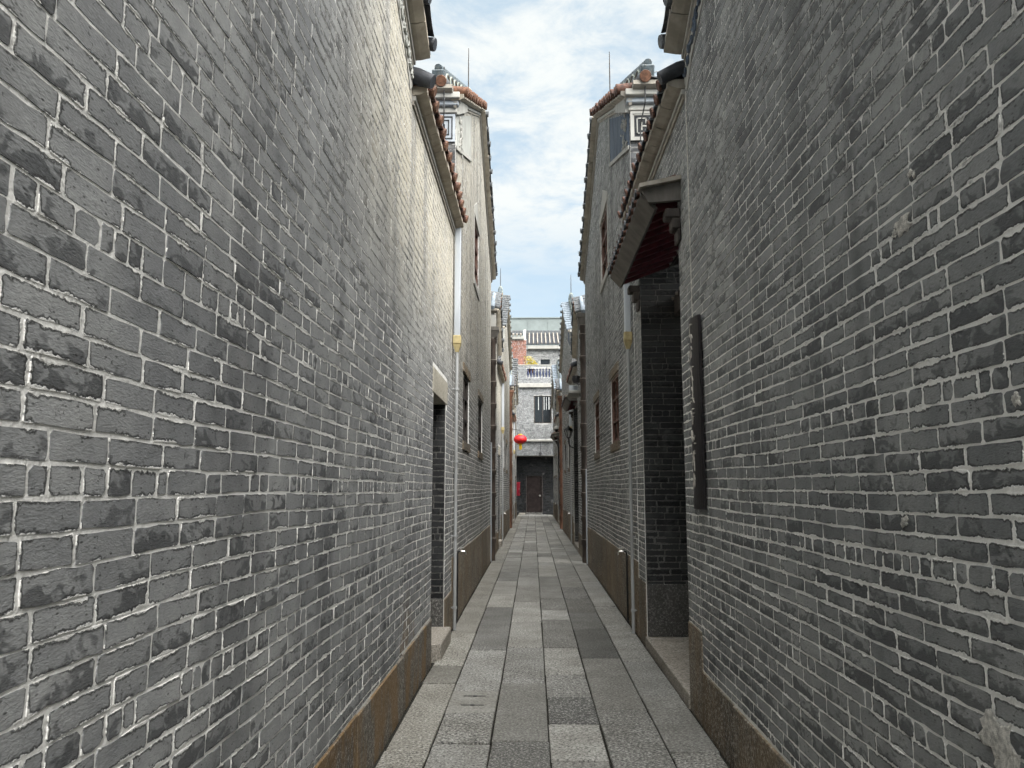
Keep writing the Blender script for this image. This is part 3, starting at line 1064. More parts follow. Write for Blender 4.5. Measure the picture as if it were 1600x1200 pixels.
# left
A1L_top = [(-2.6, 5.15), (1.6, 6.75), (5.86, 4.98)]
hL = main_house(-1, -2.6, 5.86, A1L_top, 'tall grey brick house wall with rust stained plinth and scrolled white band at its gable', 5, 300, 0.40, 1.574, 0.0675,
                'brick_l', lod0=(0.3, 6))
eave_run(hL, (LW, 5.86, 4.98), (LW, 1.6, 6.75), (1, 0, 0), ov=0.15, end='tile_black', tile='tile_black', soffit='plaster', r=0.05, spacing=0.40, start=0.08)
eave_run(hL, (LW, -2.6, 5.15), (LW, 1.6, 6.75), (1, 0, 0), ov=0.15, end='tile_black', tile='tile_black', soffit='plaster', r=0.05, spacing=0.40)
bandL = MB().prism([(LW + 0.001, 5.86, 4.88), (LW + 0.001, 5.86, 4.76), (LW + 0.001, 5.74, 4.66), (LW + 0.001, 5.55, 4.82), (LW + 0.001, 2.2, 6.20), (LW + 0.001, 2.2, 6.40)], (0.008, 0, 0)).build('scrolled_band', M['white'], hL)
vine(bandL, (LW + 0.009, 5.78, 4.74), (0, -0.923, 0.385), (0, 0.385, 0.923), (1, 0, 0), 1.2, 0.12, 'band_grey', 3)
# right
A1R_top = [(-2.6, 4.95), (1.6, 6.55), (5.62, 4.86)]
hR = main_house(1, -2.6, 5.62, A1R_top, 'tall grey brick house wall with a black carved board hung beside the covered porch', 9, 300, 0.36, 1.34, 0.0625,
                'brick_r', lod0=(0.3, 6))
eave_run(hR, (RW, 5.62, 4.86), (RW, 1.6, 6.55), (-1, 0, 0), ov=0.15, end='tile', tile='tile', soffit='plaster_gr', r=0.05, spacing=0.33, start=0.05)
eave_run(hR, (RW, -2.6, 4.95), (RW, 1.6, 6.55), (-1, 0, 0), ov=0.15, end='tile', tile='tile', soffit='plaster_gr', r=0.05, spacing=0.33)
bandR = MB().prism([(RW - 0.001, 5.62, 4.76), (RW - 0.001, 5.62, 4.62), (RW - 0.001, 5.54, 4.53), (RW - 0.001, 5.36, 4.68), (RW - 0.001, 2.2, 6.02), (RW - 0.001, 2.2, 6.22)], (-0.008, 0, 0)).build('scrolled_band', M['white'], hR)
vine(bandR, (RW - 0.009, 5.56, 4.62), (0, -0.923, 0.385), (0, 0.385, 0.923), (-1, 0, 0), 1.1, 0.12, 'band_dark', 4)


def mortar_patch(parent, x, sg, y, z, ry, rz, seed):
    rg = random.Random(seed)
    pts = []
    N = 18
    for k in range(N):
        a = 2 * math.pi * k / N
        q = rg.uniform(0.55, 1.2)
        pts.append((math.cos(a) * ry * q, math.sin(a) * rz * q))
    m = MB()
    m.v = [(x + sg * 0.003, y + a, z + b) for a, b in pts] + [(x + sg * 0.0055, y + a * 0.85, z + b * 0.8) for a, b in pts] + [(x + sg * 0.0065, y, z)]
    for k in range(N):
        j = (k + 1) % N
        m.f.append([k, j, N + j, N + k])
        m.f.append([N + k, N + j, 2 * N])
    m.build('mortar_patch', M['patch'], parent)


M['patch'] = mat_plain('pale_mortar_patch', (0.62, 0.60, 0.55), 0.95, 0.1, 0.35, 60, (0.28, 0.27, 0.25), bump=0.9)
for (x_, sg_, y_, z_, ry_, rz_, sd_) in ((RW, -1, 2.405, 2.413, 0.062, 0.036, 1), (RW, -1, 2.46, 2.405, 0.022, 0.018, 7), (RW, -1, 2.335, 2.555, 0.016, 0.012, 2), (RW, -1, 2.315, 2.54, 0.010, 0.014, 8),
                                         (RW, -1, 2.10, 0.985, 0.085, 0.065, 3), (RW, -1, 2.05, 0.91, 0.085, 0.06, 9), (RW, -1, 2.52, 1.495, 0.03, 0.022, 4), (RW, -1, 1.905, 1.81, 0.022, 0.018, 10)):
    mortar_patch(hR if sg_ < 0 else hL, x_, sg_, y_, z_, ry_, rz_, sd_)


# ------------------------------------------------------------------ wings between the houses
def wing_left(dy, label, first):
    y0, y1 = (5.86 + dy, 9.28 + dy)
    h = thing('courtyard_wing', (LW - 1.2, (y0 + y1) / 2, 0), label, 'house', 'low wings between the gabled houses' if not first else None)
    d0, d1, dz0, dz1 = 7.45 + dy, 8.55 + dy, 0.0, 2.50
    top = [(y0, 4.70), (y1, 4.70)]
    hole = [(d0, d1, dz0, dz1), (d0 - 0.07, d1 + 0.1, 2.50, 2.755)]
    brick_wall(h, LW, 'Y', 1, y0, y1, 0.42, top, hole, 0.0675, 1.574, 'brick_l', 160 if first else 0, (y0, y1) if first else None, 21 + int(dy), bed_z0=0.0)
    # door: reveal, lintel, leaf, step
    MB().box(LW - 0.32, LW + 0.006, d0 - 0.07, d1 + 0.10, 2.502, 2.753).build('lintel', M['lintel'], h, bevel=0.008)
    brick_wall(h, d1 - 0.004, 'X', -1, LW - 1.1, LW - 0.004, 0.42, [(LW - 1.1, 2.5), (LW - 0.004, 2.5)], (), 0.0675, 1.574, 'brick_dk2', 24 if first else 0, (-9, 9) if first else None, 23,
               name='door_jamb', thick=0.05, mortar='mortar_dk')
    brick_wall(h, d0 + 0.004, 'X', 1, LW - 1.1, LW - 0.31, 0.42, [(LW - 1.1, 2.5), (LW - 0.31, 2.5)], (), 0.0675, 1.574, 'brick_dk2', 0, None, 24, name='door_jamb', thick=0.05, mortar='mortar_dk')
    dr = MB().box(LW - 0.78, LW - 0.72, d0 + 0.0, d1 - 0.0, 0.15, 2.5).build('door', M['wood_dk'], h)
    for k in range(1, 5):
        yy = d0 + (d1 - d0) * k / 5
        MB().box(LW - 0.722, LW - 0.71, yy - 0.012, yy + 0.012, 0.17, 2.48).build('door_batten', M['wood_dk'], dr)
    MB().box(LW - 1.1, LW - 0.25, d0, d1, 2.505, 2.56).build('door_soffit', M['wood_dk'], h)
    MB().box(LW - 0.72, LW + 0.085, d0 + 0.12, d1 - 0.05, -0.05, 0.155).build('doorstep', M['step'], h, bevel=0.012)
    MB().box(LW - 0.72, LW - 0.02, d0 - 0.01, d0 + 0.118, -0.05, 0.13).build('threshold_stone', M['step'], h, bevel=0.006)
    MB().box(LW - 0.72, LW - 0.004, d1 - 0.020, d1 + 0.003, -0.05, 0.42).build('jamb_stone', M['plinth_dk'], h, bevel=0.004, rnd=rnd4(0.4, 0.5))
    stone_course(h, LW, 1, y0, d0, -0.05, 0.42 if not first else 0.41, (0.7, 1.6), 'plinth_rust')
    stone_course(h, LW, 1, d1 + 0.004, y1, -0.05, 0.42, (0.4, 0.8), 'plinth')
    # roof edge along the alley
    eave_run(h, (LW, y0 + 0.02, 4.71), (LW, y1 - 0.1, 4.71), (1, 0, 0), ov=0.12, end='terra_mid', tile='terra_dk', soffit='plaster', r=0.045, spacing=0.24, tlen=1.2, rise=0.32, seg=0.36)
    deck(h, [(LW - 0.04, y0, 4.76), (LW - 0.04, y1 - 0.02, 4.76), (LW - 4.0, y1 - 0.02, 5.75), (LW - 4.0, y0, 5.75)])
    MB().tube([(LW + 0.17, y0 - 0.02, 4.78), (LW + 0.05, y0 - 0.01, 4.83), (LW - 0.6, y0, 5.02)], [0.055, 0.068, 0.068], 12).build('end_ridge', M['tile_black'], h, smooth=True)
    return h


wL1 = wing_left(0, 'low brick wing with a doorway under a pale stone lintel and a stone doorstep', True)


def wing_right(dy, label, first):
    y0, y1 = (5.62 + dy, 8.86 + dy)
    h = thing('porch_wing', (RW + 1.2, (y0 + y1) / 2, 0), label, 'house', None)
    o0, o1, oz = 6.08 + dy, 8.34 + dy, 4.0
    top = [(y0, 4.60), (y1, 4.60)]
    hole = [(o0, o1, 0.0, oz)]
    brick_wall(h, RW, 'Y', -1, y0, y1, 0.62, top, hole, 0.0625, 1.34, 'brick_r', 90 if first else 0, (y0, y1) if first else None, 31 + int(dy), bed_z0=0.0, thick=0.34)
    MB().box(RW - 0.006, RW + 0.004, y0 - 0.008, y0 + 0.008, 2.0, 4.55).build('joint_pointing', M['patch'], h)
    stone_course(h, RW, -1, y0, o0, -0.05, 0.62, (0.2, 0.5), 'plinth')
    stone_course(h, RW, -1, o1, y1, -0.05, 0.62, (0.4, 0.7), 'plinth')
    # recess behind the opening: jambs, dark boarded door, raised threshold
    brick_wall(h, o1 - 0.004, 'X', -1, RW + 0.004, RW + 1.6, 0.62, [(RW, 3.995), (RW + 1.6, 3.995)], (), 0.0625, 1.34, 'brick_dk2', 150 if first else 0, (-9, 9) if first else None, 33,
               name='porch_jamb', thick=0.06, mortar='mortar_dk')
    for (xa, xb) in ((0.006, 0.19), (0.192, 0.75), (0.752, 1.5)):
        MB().box(RW + xa, RW + xb, o1 - 0.02, o1 + 0.003, 0.24, 0.618).build('jamb_stone', M['plinth_dk'], h, bevel=0.004, rnd=(rng.uniform(0.3, 0.45), 0.2, 0.02, 1))
    for (xa, xb) in ((0.006, 0.25), (0.252, 1.5)):
        MB().box(RW + xa, RW + xb, o1 - 0.032, o1 + 0.003, 0.10, 0.238).build('jamb_stone', M['plinth_dk'], h, bevel=0.004, rnd=(rng.uniform(0.3, 0.45), 0.2, 0.02, 1))
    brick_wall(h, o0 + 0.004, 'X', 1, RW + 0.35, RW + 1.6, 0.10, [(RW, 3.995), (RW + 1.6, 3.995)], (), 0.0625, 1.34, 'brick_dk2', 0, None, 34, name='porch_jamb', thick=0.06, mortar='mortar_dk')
    MB().box(RW - 0.02, RW + 0.55, o0 - 0.0, o1 + 0.0, -0.05, 0.095).build('porch_threshold', M['step'], h, bevel=0.006)
    MB().box(RW + 0.552, RW + 1.5, o0 - 0.0, o1 + 0.0, -0.05, 0.085).build('porch_floor', M['step'], h)
    dr = MB().box(RW + 1.42, RW + 1.5, o0, o1, 0.09, 3.9).build('porch_door', M['wood_dk'], h)
    for k in range(1, 8):
        yy = o0 + (o1 - o0) * k / 8
        MB().box(RW + 1.40, RW + 1.425, yy - 0.015, yy + 0.015, 0.12, 3.6).build('door_board', M['wood_dk'], dr)
    # porch roof: tilted, its fascia out over the alley
    ex, ez = RW - 0.275, 3.825                      # outer lower edge
    rx_, rz_ = RW + 1.5, 4.5                       # where it runs up inside
    s = (rz_ - ez) / (rx_ - ex)
    ya, yb = 5.97 + dy, 8.42 + dy
    MB().prism([(ex + 0.06, ya, ez + s * 0.06), (RW + 0.345, ya, ez + s * (RW + 0.345 - ex)), (RW + 0.345, ya, ez + s * (RW + 0.345 - ex) + 0.03), (ex + 0.06, ya, ez + 0.03 + s * 0.06)], (0, yb - ya, 0)).build('porch_soffit', M['maroon'], h)
    MB().prism([(RW + 0.35, o0, 3.98), (RW + 1.5, o0, 4.42), (RW + 1.5, o0, 4.46), (RW + 0.35, o0, 4.02)], (0, o1 - o0, 0)).build('porch_ceiling', M['wood_dk'], h)
    n = 11
    for k in range(n):
        y = ya + 0.12 + (yb - ya - 0.24) * k / (n - 1)
        MB().prism([(ex + 0.105, y, ez - 0.045), (RW + 0.32, y, ez - 0.045 + s * (RW + 0.215 - ex)), (RW + 0.32, y, ez + s * (RW + 0.32 - ex) - 0.001), (ex + 0.105, y, ez + s * 0.105 - 0.001)],
                   (0, 0.05, 0)).build('rafter', M['maroon'], h)
        MB().box(RW + 0.335, RW + 0.359, y - 0.01, y + 0.02, 3.60, 3.63).build('peg', M['pipe_rim'], h)
    MB().box(RW + 0.36, RW + 0.52, o0 + 0.01, o1 - 0.01, 3.42, 3.64).build('porch_beam', M['wood_dk'], h, bevel=0.01)
    # sloping fascia board and tiles above
    MB().prism([(ex - 0.035, ya, ez + 0.055), (ex + 0.075, ya, ez - 0.065), (ex + 0.10, ya, ez - 0.05), (ex - 0.01, ya, ez + 0.07)], (0, yb - ya, 0)).build('fascia', M['board'], h)
    nt = 13
    for k in range(nt):
        y = ya + 0.1 + (yb - ya - 0.2) * k / (nt - 1)
        e = Vector((ex - 0.06, y, ez + 0.10))
        c = MB().tube([e, e + Vector((0.33, 0, 0.33 * s))], 0.042, 9).build('cover_tile', M['terra_dk'], h, smooth=True)
        MB().tube([e + Vector((-0.008, 0, 0)), e + Vector((0.006, 0, 0))], 0.045, 10).build('tile_end', M['tile_black'], c)
    MB().prism([(ex - 0.03, ya, ez + 0.06), (RW - 0.001, ya, ez + 0.05 + s * 0.17), (RW - 0.001, ya, ez + 0.08 + s * 0.17), (ex - 0.03, ya, ez + 0.09)], (0, yb - ya, 0)).build('porch_roof_deck', M['tile'], h)
    # barge board with a pale drip at the near end
    MB().prism([(ex + 0.02, ya - 0.045, ez - 0.02), (RW - 0.001, ya - 0.045, ez + s * 0.26 - 0.10), (RW - 0.001, ya - 0.045, ez + s * 0.17 + 0.085), (ex - 0.03, ya - 0.045, ez + 0.085)], (0, 0.043, 0)).build('barge_board', M['board'], h)
    MB().prism([(ex - 0.05, ya - 0.09, ez + 0.088), (RW - 0.001, ya - 0.09, ez + s * 0.17 + 0.088), (RW - 0.001, ya - 0.09, ez + s * 0.17 + 0.122), (ex - 0.05, ya - 0.09, ez + 0.12)], (0, 0.12, 0)).build('drip_cap', M['plaster_gr'], h)
    # corbels at both jambs
    for yy, sg in ((o0 - 0.14, 1), (o1 - 0.02, 1)):
        MB().box(RW - 0.03, RW - 0.001, yy, yy + 0.16, 3.50, 3.60).build('corbel', M['wood_dk'], h, bevel=0.01)
        MB().box(RW - 0.07, RW - 0.001, yy + 0.005, yy + 0.155, 3.602, 3.69).build('corbel', M['wood_dk'], h, bevel=0.01)
        MB().box(RW - 0.12, RW - 0.001, yy + 0.01, yy + 0.15, 3.692, 3.77).build('corbel', M['wood_dk'], h, bevel=0.01)
    # main roof edge above the porch
    eave_run(h, (RW, y0 + 0.02, 4.61), (RW, y1 - 0.08, 4.61), (-1, 0, 0), ov=0.13, end='terra_dk', tile='tile_black', soffit='plaster_gr', r=0.042, spacing=0.21, tlen=1.2, rise=0.32, seg=0.36)
    deck(h, [(RW + 0.04, y0, 4.66), (RW + 0.04, y1 - 0.02, 4.66), (RW + 4.0, y1 - 0.02, 5.62), (RW + 4.0, y0, 5.62)])
    MB().tube([(RW - 0.19, y0 + 0.03, 4.68), (RW - 0.05, y0 + 0.02, 4.74), (RW + 0.6, y0, 4.92)], [0.05, 0.062, 0.062], 12).build('end_ridge', M['tile_black'], h, smooth=True)
    return h


wR1 = wing_right(0, 'brick wing with a deep dark porch opening, maroon rafters and grey fascia board', True)


# ------------------------------------------------------------------ tall gabled houses
def gabled(side, y0, y1, zeave, zpeak, label, seed, mat, wins, dark_band, tilemat='terra', sing=0, plinth_h=0.79, ov=0.11, group=None, fine=True, trimm='white'):
    plane = LW if side < 0 else RW
    sg = -side
    ym = (y0 + y1) / 2
    h = thing('gabled_house', (plane + side * 2, ym, 0), label, 'house', group)
    top = [(y0, zeave), (ym, zpeak), (y1, zeave)]
    holes = [wn_[:4] for wn_ in wins] + [(w_[0] - 0.08, w_[1] + 0.08, w_[2] - 0.12, w_[3] + 0.13) for w_ in wins]
    hb = [(w_[0], w_[1], w_[2], w_[3]) for w_ in wins]
    ch, hdr = (0.0675, 1.574) if side < 0 else (0.0625, 1.34)
    rg = random.Random(seed)
    brick_wall(h, plane, 'Y', sg, y0, y1, plinth_h, top, hb, ch, hdr, mat, sing, None, seed, bed_z0=0.0, joint=0.008)
    stone_course(h, plane, sg, y0, y1, -0.05, plinth_h, (0.9, 1.7), 'plinth', rg=rg)
    for w_ in wins:
        window(h, plane, sg, *w_[:4], frame=w_[4], surround='plinth' if not w_[5] else 'white', hood=w_[5])
    # front wall towards the camera
    xa, xb = sorted((plane - side * 0.0 + (0 if side > 0 else -4.0), plane + (4.0 if side > 0 else 0.0)))
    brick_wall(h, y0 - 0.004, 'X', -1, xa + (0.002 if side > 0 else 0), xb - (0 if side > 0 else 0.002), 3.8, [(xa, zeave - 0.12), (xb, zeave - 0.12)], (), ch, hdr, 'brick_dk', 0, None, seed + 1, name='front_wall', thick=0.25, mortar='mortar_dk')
    # panels on the front
    z1 = zeave - 0.20
    pc = plane + side * 0.005
    px0, px1 = sorted((pc, pc + side * 0.34))
    pan = MB().box(px0, px1, y0 - 0.03, y0 - 0.012, z1 - 0.36, z1).build('fret_panel', M['white_blue'] if not dark_band else M['ink'], h)
    fret(pan, (px0 + 0.02, y0 - 0.031, z1 - 0.34), (1, 0, 0), (0, 0, 1), (0, -1, 0), 0.30, 0.32, 'ink' if not dark_band else 'white', flip=side > 0)
    if dark_band:
        fr = MB()
        for (q0, q1, r0, r1) in ((px0, px0 + 0.03, z1 - 0.36, z1), (px1 - 0.03, px1, z1 - 0.36, z1), (px0 + 0.03, px1 - 0.03, z1 - 0.36, z1 - 0.33), (px0 + 0.03, px1 - 0.03, z1 - 0.03, z1)):
            fr.box(q0, q1, y0 - 0.045, y0 - 0.031, r0, r1)
        fr.build('panel_frame', M['white'], pan)
    # stepped cornice under the front eave, returned a little on the alley side
    for k, (dz0, dz1, pr) in enumerate(((-0.19, -0.115, 0.05), (-0.113, -0.05, 0.10), (-0.048, 0.03, 0.16))):
        cxa, cxb = sorted((plane + sg * 0.02 * (k + 1), plane + side * 3.5))
        MB().box(cxa, cxb, y0 - pr, y0 + 0.02, zeave + dz0, zeave + dz1).build('cornice', M['white'] if k != 1 else M['white_blue'], h, bevel=0.008)
    # painted band below the verge with vine relief near the front corner
    sl = (zpeak - zeave) / (ym - y0)
    bw = 0.42
    e = 0.0115
    yb = y0 + 2.2
    pts = [(y0 + 0.02, zeave - 0.20), (yb, zeave + sl * 2.2 - 0.14), (yb, zeave + sl * 2.2 - 0.14 - bw * 1.7), (y0 + 0.02, zeave - 0.20 - bw)]
    bnd = MB().prism([(plane + sg * 0.001, y, z) for y, z in pts], (sg * e, 0, 0)).build('painted_band', M['band_dark'] if dark_band else M['band_grey'], h)
    vine(bnd, (plane + sg * (e + 0.001), y0 + 0.06, zeave - 0.20 - bw + 0.06), (0, 1, 0.12), (0, 0.05, 1), (sg, 0, 0), 0.75, 0.5, 'white', seed)
    lw = MB()
    for (p, q) in ((pts[3], pts[2]), (pts[2], pts[1])):
        P0, P1 = Vector((plane + sg * (e + 0.001), p[0], p[1])), Vector((plane + sg * (e + 0.001), q[0], q[1]))
        t = (P1 - P0)
        L_ = t.length
        t.normalize()
        lw.obox(P0, t, t.cross(Vector((1, 0, 0))), Vector((sg, 0, 0)), (-0.02, L_ + 0.02), (-0.025, 0.025), (0, 0.012))
    lw.build('band_line', M['white'], bnd)
    # white return block in the top corner
    MB().prism([(plane + sg * 0.001, y, z) for y, z in ((y0 - 0.02, zeave - 0.20), (y0 - 0.02, zeave - 0.02), (y0 + 1.1, zeave + sl * 1.1 - 0.02), (y0 + 1.1, zeave + sl * 1.1 - 0.12))], (sg * 0.05, 0, 0)).build('corner_cornice', M['white'], h)
    # verge tiles both ways and ridge over them
    front, peak, back = Vector((plane, y0 - 0.12, zeave - 0.05)), Vector((plane, ym, zpeak)), Vector((plane, y1 + 0.12, zeave - 0.05))
    sof = 'plaster' if side < 0 else 'plaster_gr'
    eave_run(h, front, peak, (sg, 0, 0), ov=ov, end=tilemat, tile=tilemat, soffit=sof, spacing=0.33, seg=0.6, tlen=0.34, rise=0.1, drip=fine, r=0.06, trim_mat=trimm)
    eave_run(h, back, peak, (sg, 0, 0), ov=ov, end='tile', tile='tile', soffit=sof, spacing=0.34, seg=0.5, tlen=0.34, rise=0.1, drip=fine, r=0.05, trim_mat=trimm)
    rx_ = plane + side * 0.20
    up_ = 0.13
    for (a, b, nm) in ((front, peak, 1), (back, peak, 0)):
        o, t, u, L_ = ridge_box(h, (rx_, a.y, a.z + up_), (rx_, b.y, b.z + up_), 0.16, 0.23, 'glaze' if nm else 'glaze_pale')
        if nm:
            # scalloped glazed arches along the side facing the alley and the near end
            K = 9
            for k in range(K):
                c = Vector((rx_ - side * 0.084, a.y, a.z + up_)) + t * (L_ * (k + 0.5) / K) + u * 0.09
                wv = L_ / K * 0.42
                pts_ = [c + t * (wv * math.cos(an)) + u * (0.10 * math.sin(an)) for an in [math.pi * q / 8 for q in range(9)]]
                MB().tube(pts_, 0.014, 6).build('glazed_arch', M['glaze_pale'], o, smooth=True)
            MB().obox(Vector((rx_ - side * 0.084, a.y, a.z + up_)), t, Vector((1, 0, 0)), u, (0, L_), (-0.012, 0.012), (0.05, 0.075)).build('glazed_moulding', M['glaze_pale'], o)
            MB().obox((rx_, a.y, a.z + up_), t, Vector((1, 0, 0)), u, (-0.03, 0.03), (-0.075, 0.075), (-0.02, 0.23)).build('ridge_end', M['glaze'], o, bevel=0.01)
    MB().tube([(rx_, ym, zpeak + 0.25), (rx_, ym, zpeak + 0.40), (rx_, ym, zpeak + 0.46)], [0.10, 0.07, 0.03], 10).build('ridge_finial', M['glaze_pale'], h, smooth=True)
    # front eave towards the camera
    ea, eb = Vector((plane + side * 0.02, y0 - 0.16, zeave + 0.03)), Vector((plane + side * 3.2, y0 - 0.16, zeave + 0.03))
    eave_run(h, ea, eb, (0, -1, 0), ov=0.07, end='terra', tile='tile', soffit='plaster_gr', spacing=0.29, seg=0.6, tlen=0.5, rise=-sl * -1, r=0.065, trim=False, start=0.14)
    # roof slopes with tile rows
    x0_, x1_ = plane + side * 0.02, plane + side * 6.0
    deck(h, [(x0_, y0 - 0.1, zeave + 0.03), (x0_, ym, zpeak + 0.03), (x1_, ym, zpeak + 0.03), (x1_, y0 - 0.1, zeave + 0.03)])
    deck(h, [(x0_, y1 + 0.1, zeave + 0.03), (x0_, ym, zpeak + 0.03), (x1_, ym, zpeak + 0.03), (x1_, y1 + 0.1, zeave + 0.03)])
    for k in range(9):
        x = plane + side * (0.55 + 0.27 * k)
        MB().tube([(x, y0 - 0.2, zeave + 0.08), (x, ym, zpeak + 0.13)], 0.062, 8).build('tile_row', M['tile_blue'], h, smooth=True)
    return h


LOWZ = (2.23, 3.17)
gL1 = gabled(-1, 9.30, 17.60, 6.42, 8.34, 'gabled brick house with faded pale fret panel and warm lit wall, two low dark windows', 41, 'brick_lc',
             [(10.64, 11.60, *LOWZ, 'wood_dk', False), (13.60, 14.66, *LOWZ, 'wood_dk', False), (12.40, 13.46, 4.98, 6.02, 'wood', True)], False)
gR1 = gabled(1, 8.90, 17.00, 6.22, 7.95, 'gabled brick house with blue-black band, black and white fret panel and red-brown window frames', 43, 'brick_r',
             [(10.60, 11.64, *LOWZ, 'wood', False), (13.76, 14.72, *LOWZ, 'wood', False), (11.72, 12.90, 4.95, 5.98, 'wood', True)], True, tilemat='terra_dk')

# second and third blocks further down the alley
P2 = 14.2
for k in (1, 2):
    d = P2 * k
    nm = ('second', 'third')[k - 1]
    yA = 17.95 if k == 1 else 32.2
    tA = [(yA, 5.65), (yA + 0.9, 6.25), (5.86 + d, 4.98)]
    tB = [(yA - 0.4, 5.45), (yA + 0.6, 6.05), (5.62 + d, 4.86)]
    far_l = 'between the dark jointed drainpipe and a low wing' if k == 1 else 'beyond the terracotta drainpipe by the red lantern'
    far_r = 'behind the dark drainpipe and the floodlight' if k == 1 else 'beyond the terracotta pipe near the end door'
    hA = main_house(-1, yA, 5.86 + d, tA, 'narrow pale lit brick house ' + far_l, 50 + k, 0, 0.5, 1.574, 0.0675, 'brick_lc', offs=0.03)
    eave_run(hA, (LW + 0.03, 5.86 + d, 4.98), (LW + 0.03, yA + 0.9, 6.25), (1, 0, 0), ov=0.13, end='tile', tile='tile', soffit='plaster', r=0.05, spacing=0.3)
    eave_run(hA, (LW + 0.03, yA, 5.65), (LW + 0.03, yA + 0.9, 6.25), (1, 0, 0), ov=0.13, end='terra_mid', tile='tile', soffit='plaster', r=0.05, spacing=0.25)
    MB().box(LW - 0.4, LW + 0.10, yA - 0.06, yA - 0.002, 5.20, 5.58).build('front_panel', M['white'], hA)
    MB().box(LW - 0.4, LW + 0.14, yA - 0.10, yA - 0.062, 5.05, 5.19).build('front_corbel', M['board'], hA, bevel=0.01)
    eave_run(hA, (LW + 0.14, yA - 0.02, 5.66), (LW - 1.0, yA - 0.02, 5.66), (0, -1, 0), ov=0.1, end='tile_blue', tile='tile_blue', soffit='plaster_gr', r=0.05, spacing=0.16, tlen=1.0, rise=0.62, trim=False)
    hB = main_house(1, yA - 0.4, 5.62 + d, tB, 'narrow grey brick house ' + far_r, 60 + k, 0, 0.5, 1.34, 0.0625, 'brick_r', offs=-0.03)
    eave_run(hB, (RW - 0.03, 5.62 + d, 4.86), (RW - 0.03, yA + 0.6, 6.05), (-1, 0, 0), ov=0.13, end='tile', tile='tile', soffit='plaster', r=0.05, spacing=0.3)
    eave_run(hB, (RW - 0.03, yA - 0.4, 5.45), (RW - 0.03, yA + 0.6, 6.05), (-1, 0, 0), ov=0.13, end='terra_mid', tile='tile', soffit='plaster', r=0.05, spacing=0.25)
    eave_run(hB, (RW - 0.14, yA - 0.42, 5.46), (RW + 1.0, yA - 0.42, 5.46), (0, -1, 0), ov=0.1, end='tile_blue', tile='tile_blue', soffit='plaster_gr', r=0.05, spacing=0.16, tlen=1.0, rise=0.62, trim=False)
    wing_left(d, 'far low brick wing with a dark door, ' + ('beside the second white downpipe' if k == 1 else 'behind the hanging red lantern'), False)
    wing_right(d, 'far brick wing with a porch roof, ' + ('next to the black wall lantern' if k == 1 else 'under the small white camera'), False)
    gabled(-1, 9.30 + d, 17.60 + d - (0 if k == 1 else 0.6), 6.42, 8.34, 'far gabled brick house with pale ridge, ' + ('its wall ending at the terracotta drainpipe' if k == 1 else 'its wall ending at the red cabinet'), 70 + k, 'brick_lc',
           [(10.64 + d, 11.60 + d, *LOWZ, 'wood_dk', False), (13.60 + d, 14.66 + d, *LOWZ, 'wood_dk', False)], False, fine=False, tilemat='tile')
    gabled(1, 8.90 + d, 17.00 + d, 6.22, 7.95, 'far gabled brick house with blue-grey roof edge, ' + ('above the black wall lantern' if k == 1 else 'next to the brown end door'), 80 + k, 'brick_r',
           [(10.60 + d, 11.64 + d, *LOWZ, 'wood_dk', False), (13.76 + d, 14.72 + d, *LOWZ, 'wood_dk', False)], True, tilemat='tile_blue', fine=False)


# ------------------------------------------------------------------ pipes, taps, rods, cables
def downpipe(x, y, sg, ztop, label, zh=3.36):
    h = thing('downpipe', (x, y, 0), label, 'downpipe', None)
    MB().box(x - 0.036, x + 0.036, y - 0.036, y + 0.036, zh, ztop).build('square_pipe', M['pvc'], h, bevel=0.008)
    hp = MB()
    hp.box(x - 0.048, x + 0.048, y - 0.048, y + 0.048, zh - 0.075, zh + 0.03)
    hp.build('hopper', M['hopper'], h, bevel=0.008)
    m = MB()
    m.v = [(x + a * 0.046, y + b * 0.046, zh - 0.077) for a, b in ((-1, -1), (1, -1), (1, 1), (-1, 1))] + [(x + a * 0.02, y + b * 0.02, zh - 0.17) for a, b in ((-1, -1), (1, -1), (1, 1), (-1, 1))]
    m.f = [[0, 1, 5, 4], [1, 2, 6, 5], [2, 3, 7, 6], [3, 0, 4, 7], [0, 1, 2, 3], [4, 5, 6, 7]]
    m.build('reducer', M['hopper'], h)
    MB().tube([(x, y, zh - 0.16), (x, y, 0.16), (x + sg * 0.0, y, 0.004)], 0.019, 10).build('lower_pipe', M['pvc_grey'], h, smooth=True)
    for z in (0.25, 1.05, 1.9, 2.75):
        cl = MB().tube([(x, y, z - 0.014), (x, y, z + 0.014)], 0.028, 10)
        cl.tube([(x, y, z), (x - sg * 0.07, y, z)], 0.008, 6)
        cl.build('pipe_clip', M['pvc_grey'], h)
    return h


downpipe(LW + 0.055, 9.17, 1, 4.72, 'white downpipe with yellowed hopper beside the pale lintel doorway')
downpipe(RW - 0.055, 9.02, -1, 4.60, 'white downpipe with yellowed hopper beside the dark porch')
downpipe(LW + 0.055, 9.17 + P2, 1, 4.72, 'far white downpipe on the pale lit left row before the terracotta drainpipe')
downpipe(RW - 0.055, 9.02 + P2, -1, 4.60, 'far white downpipe next to the black wall lantern')
downpipe(LW + 0.055, 9.17 + 2 * P2, 1, 4.72, 'farthest cream downpipe right behind the red lantern')


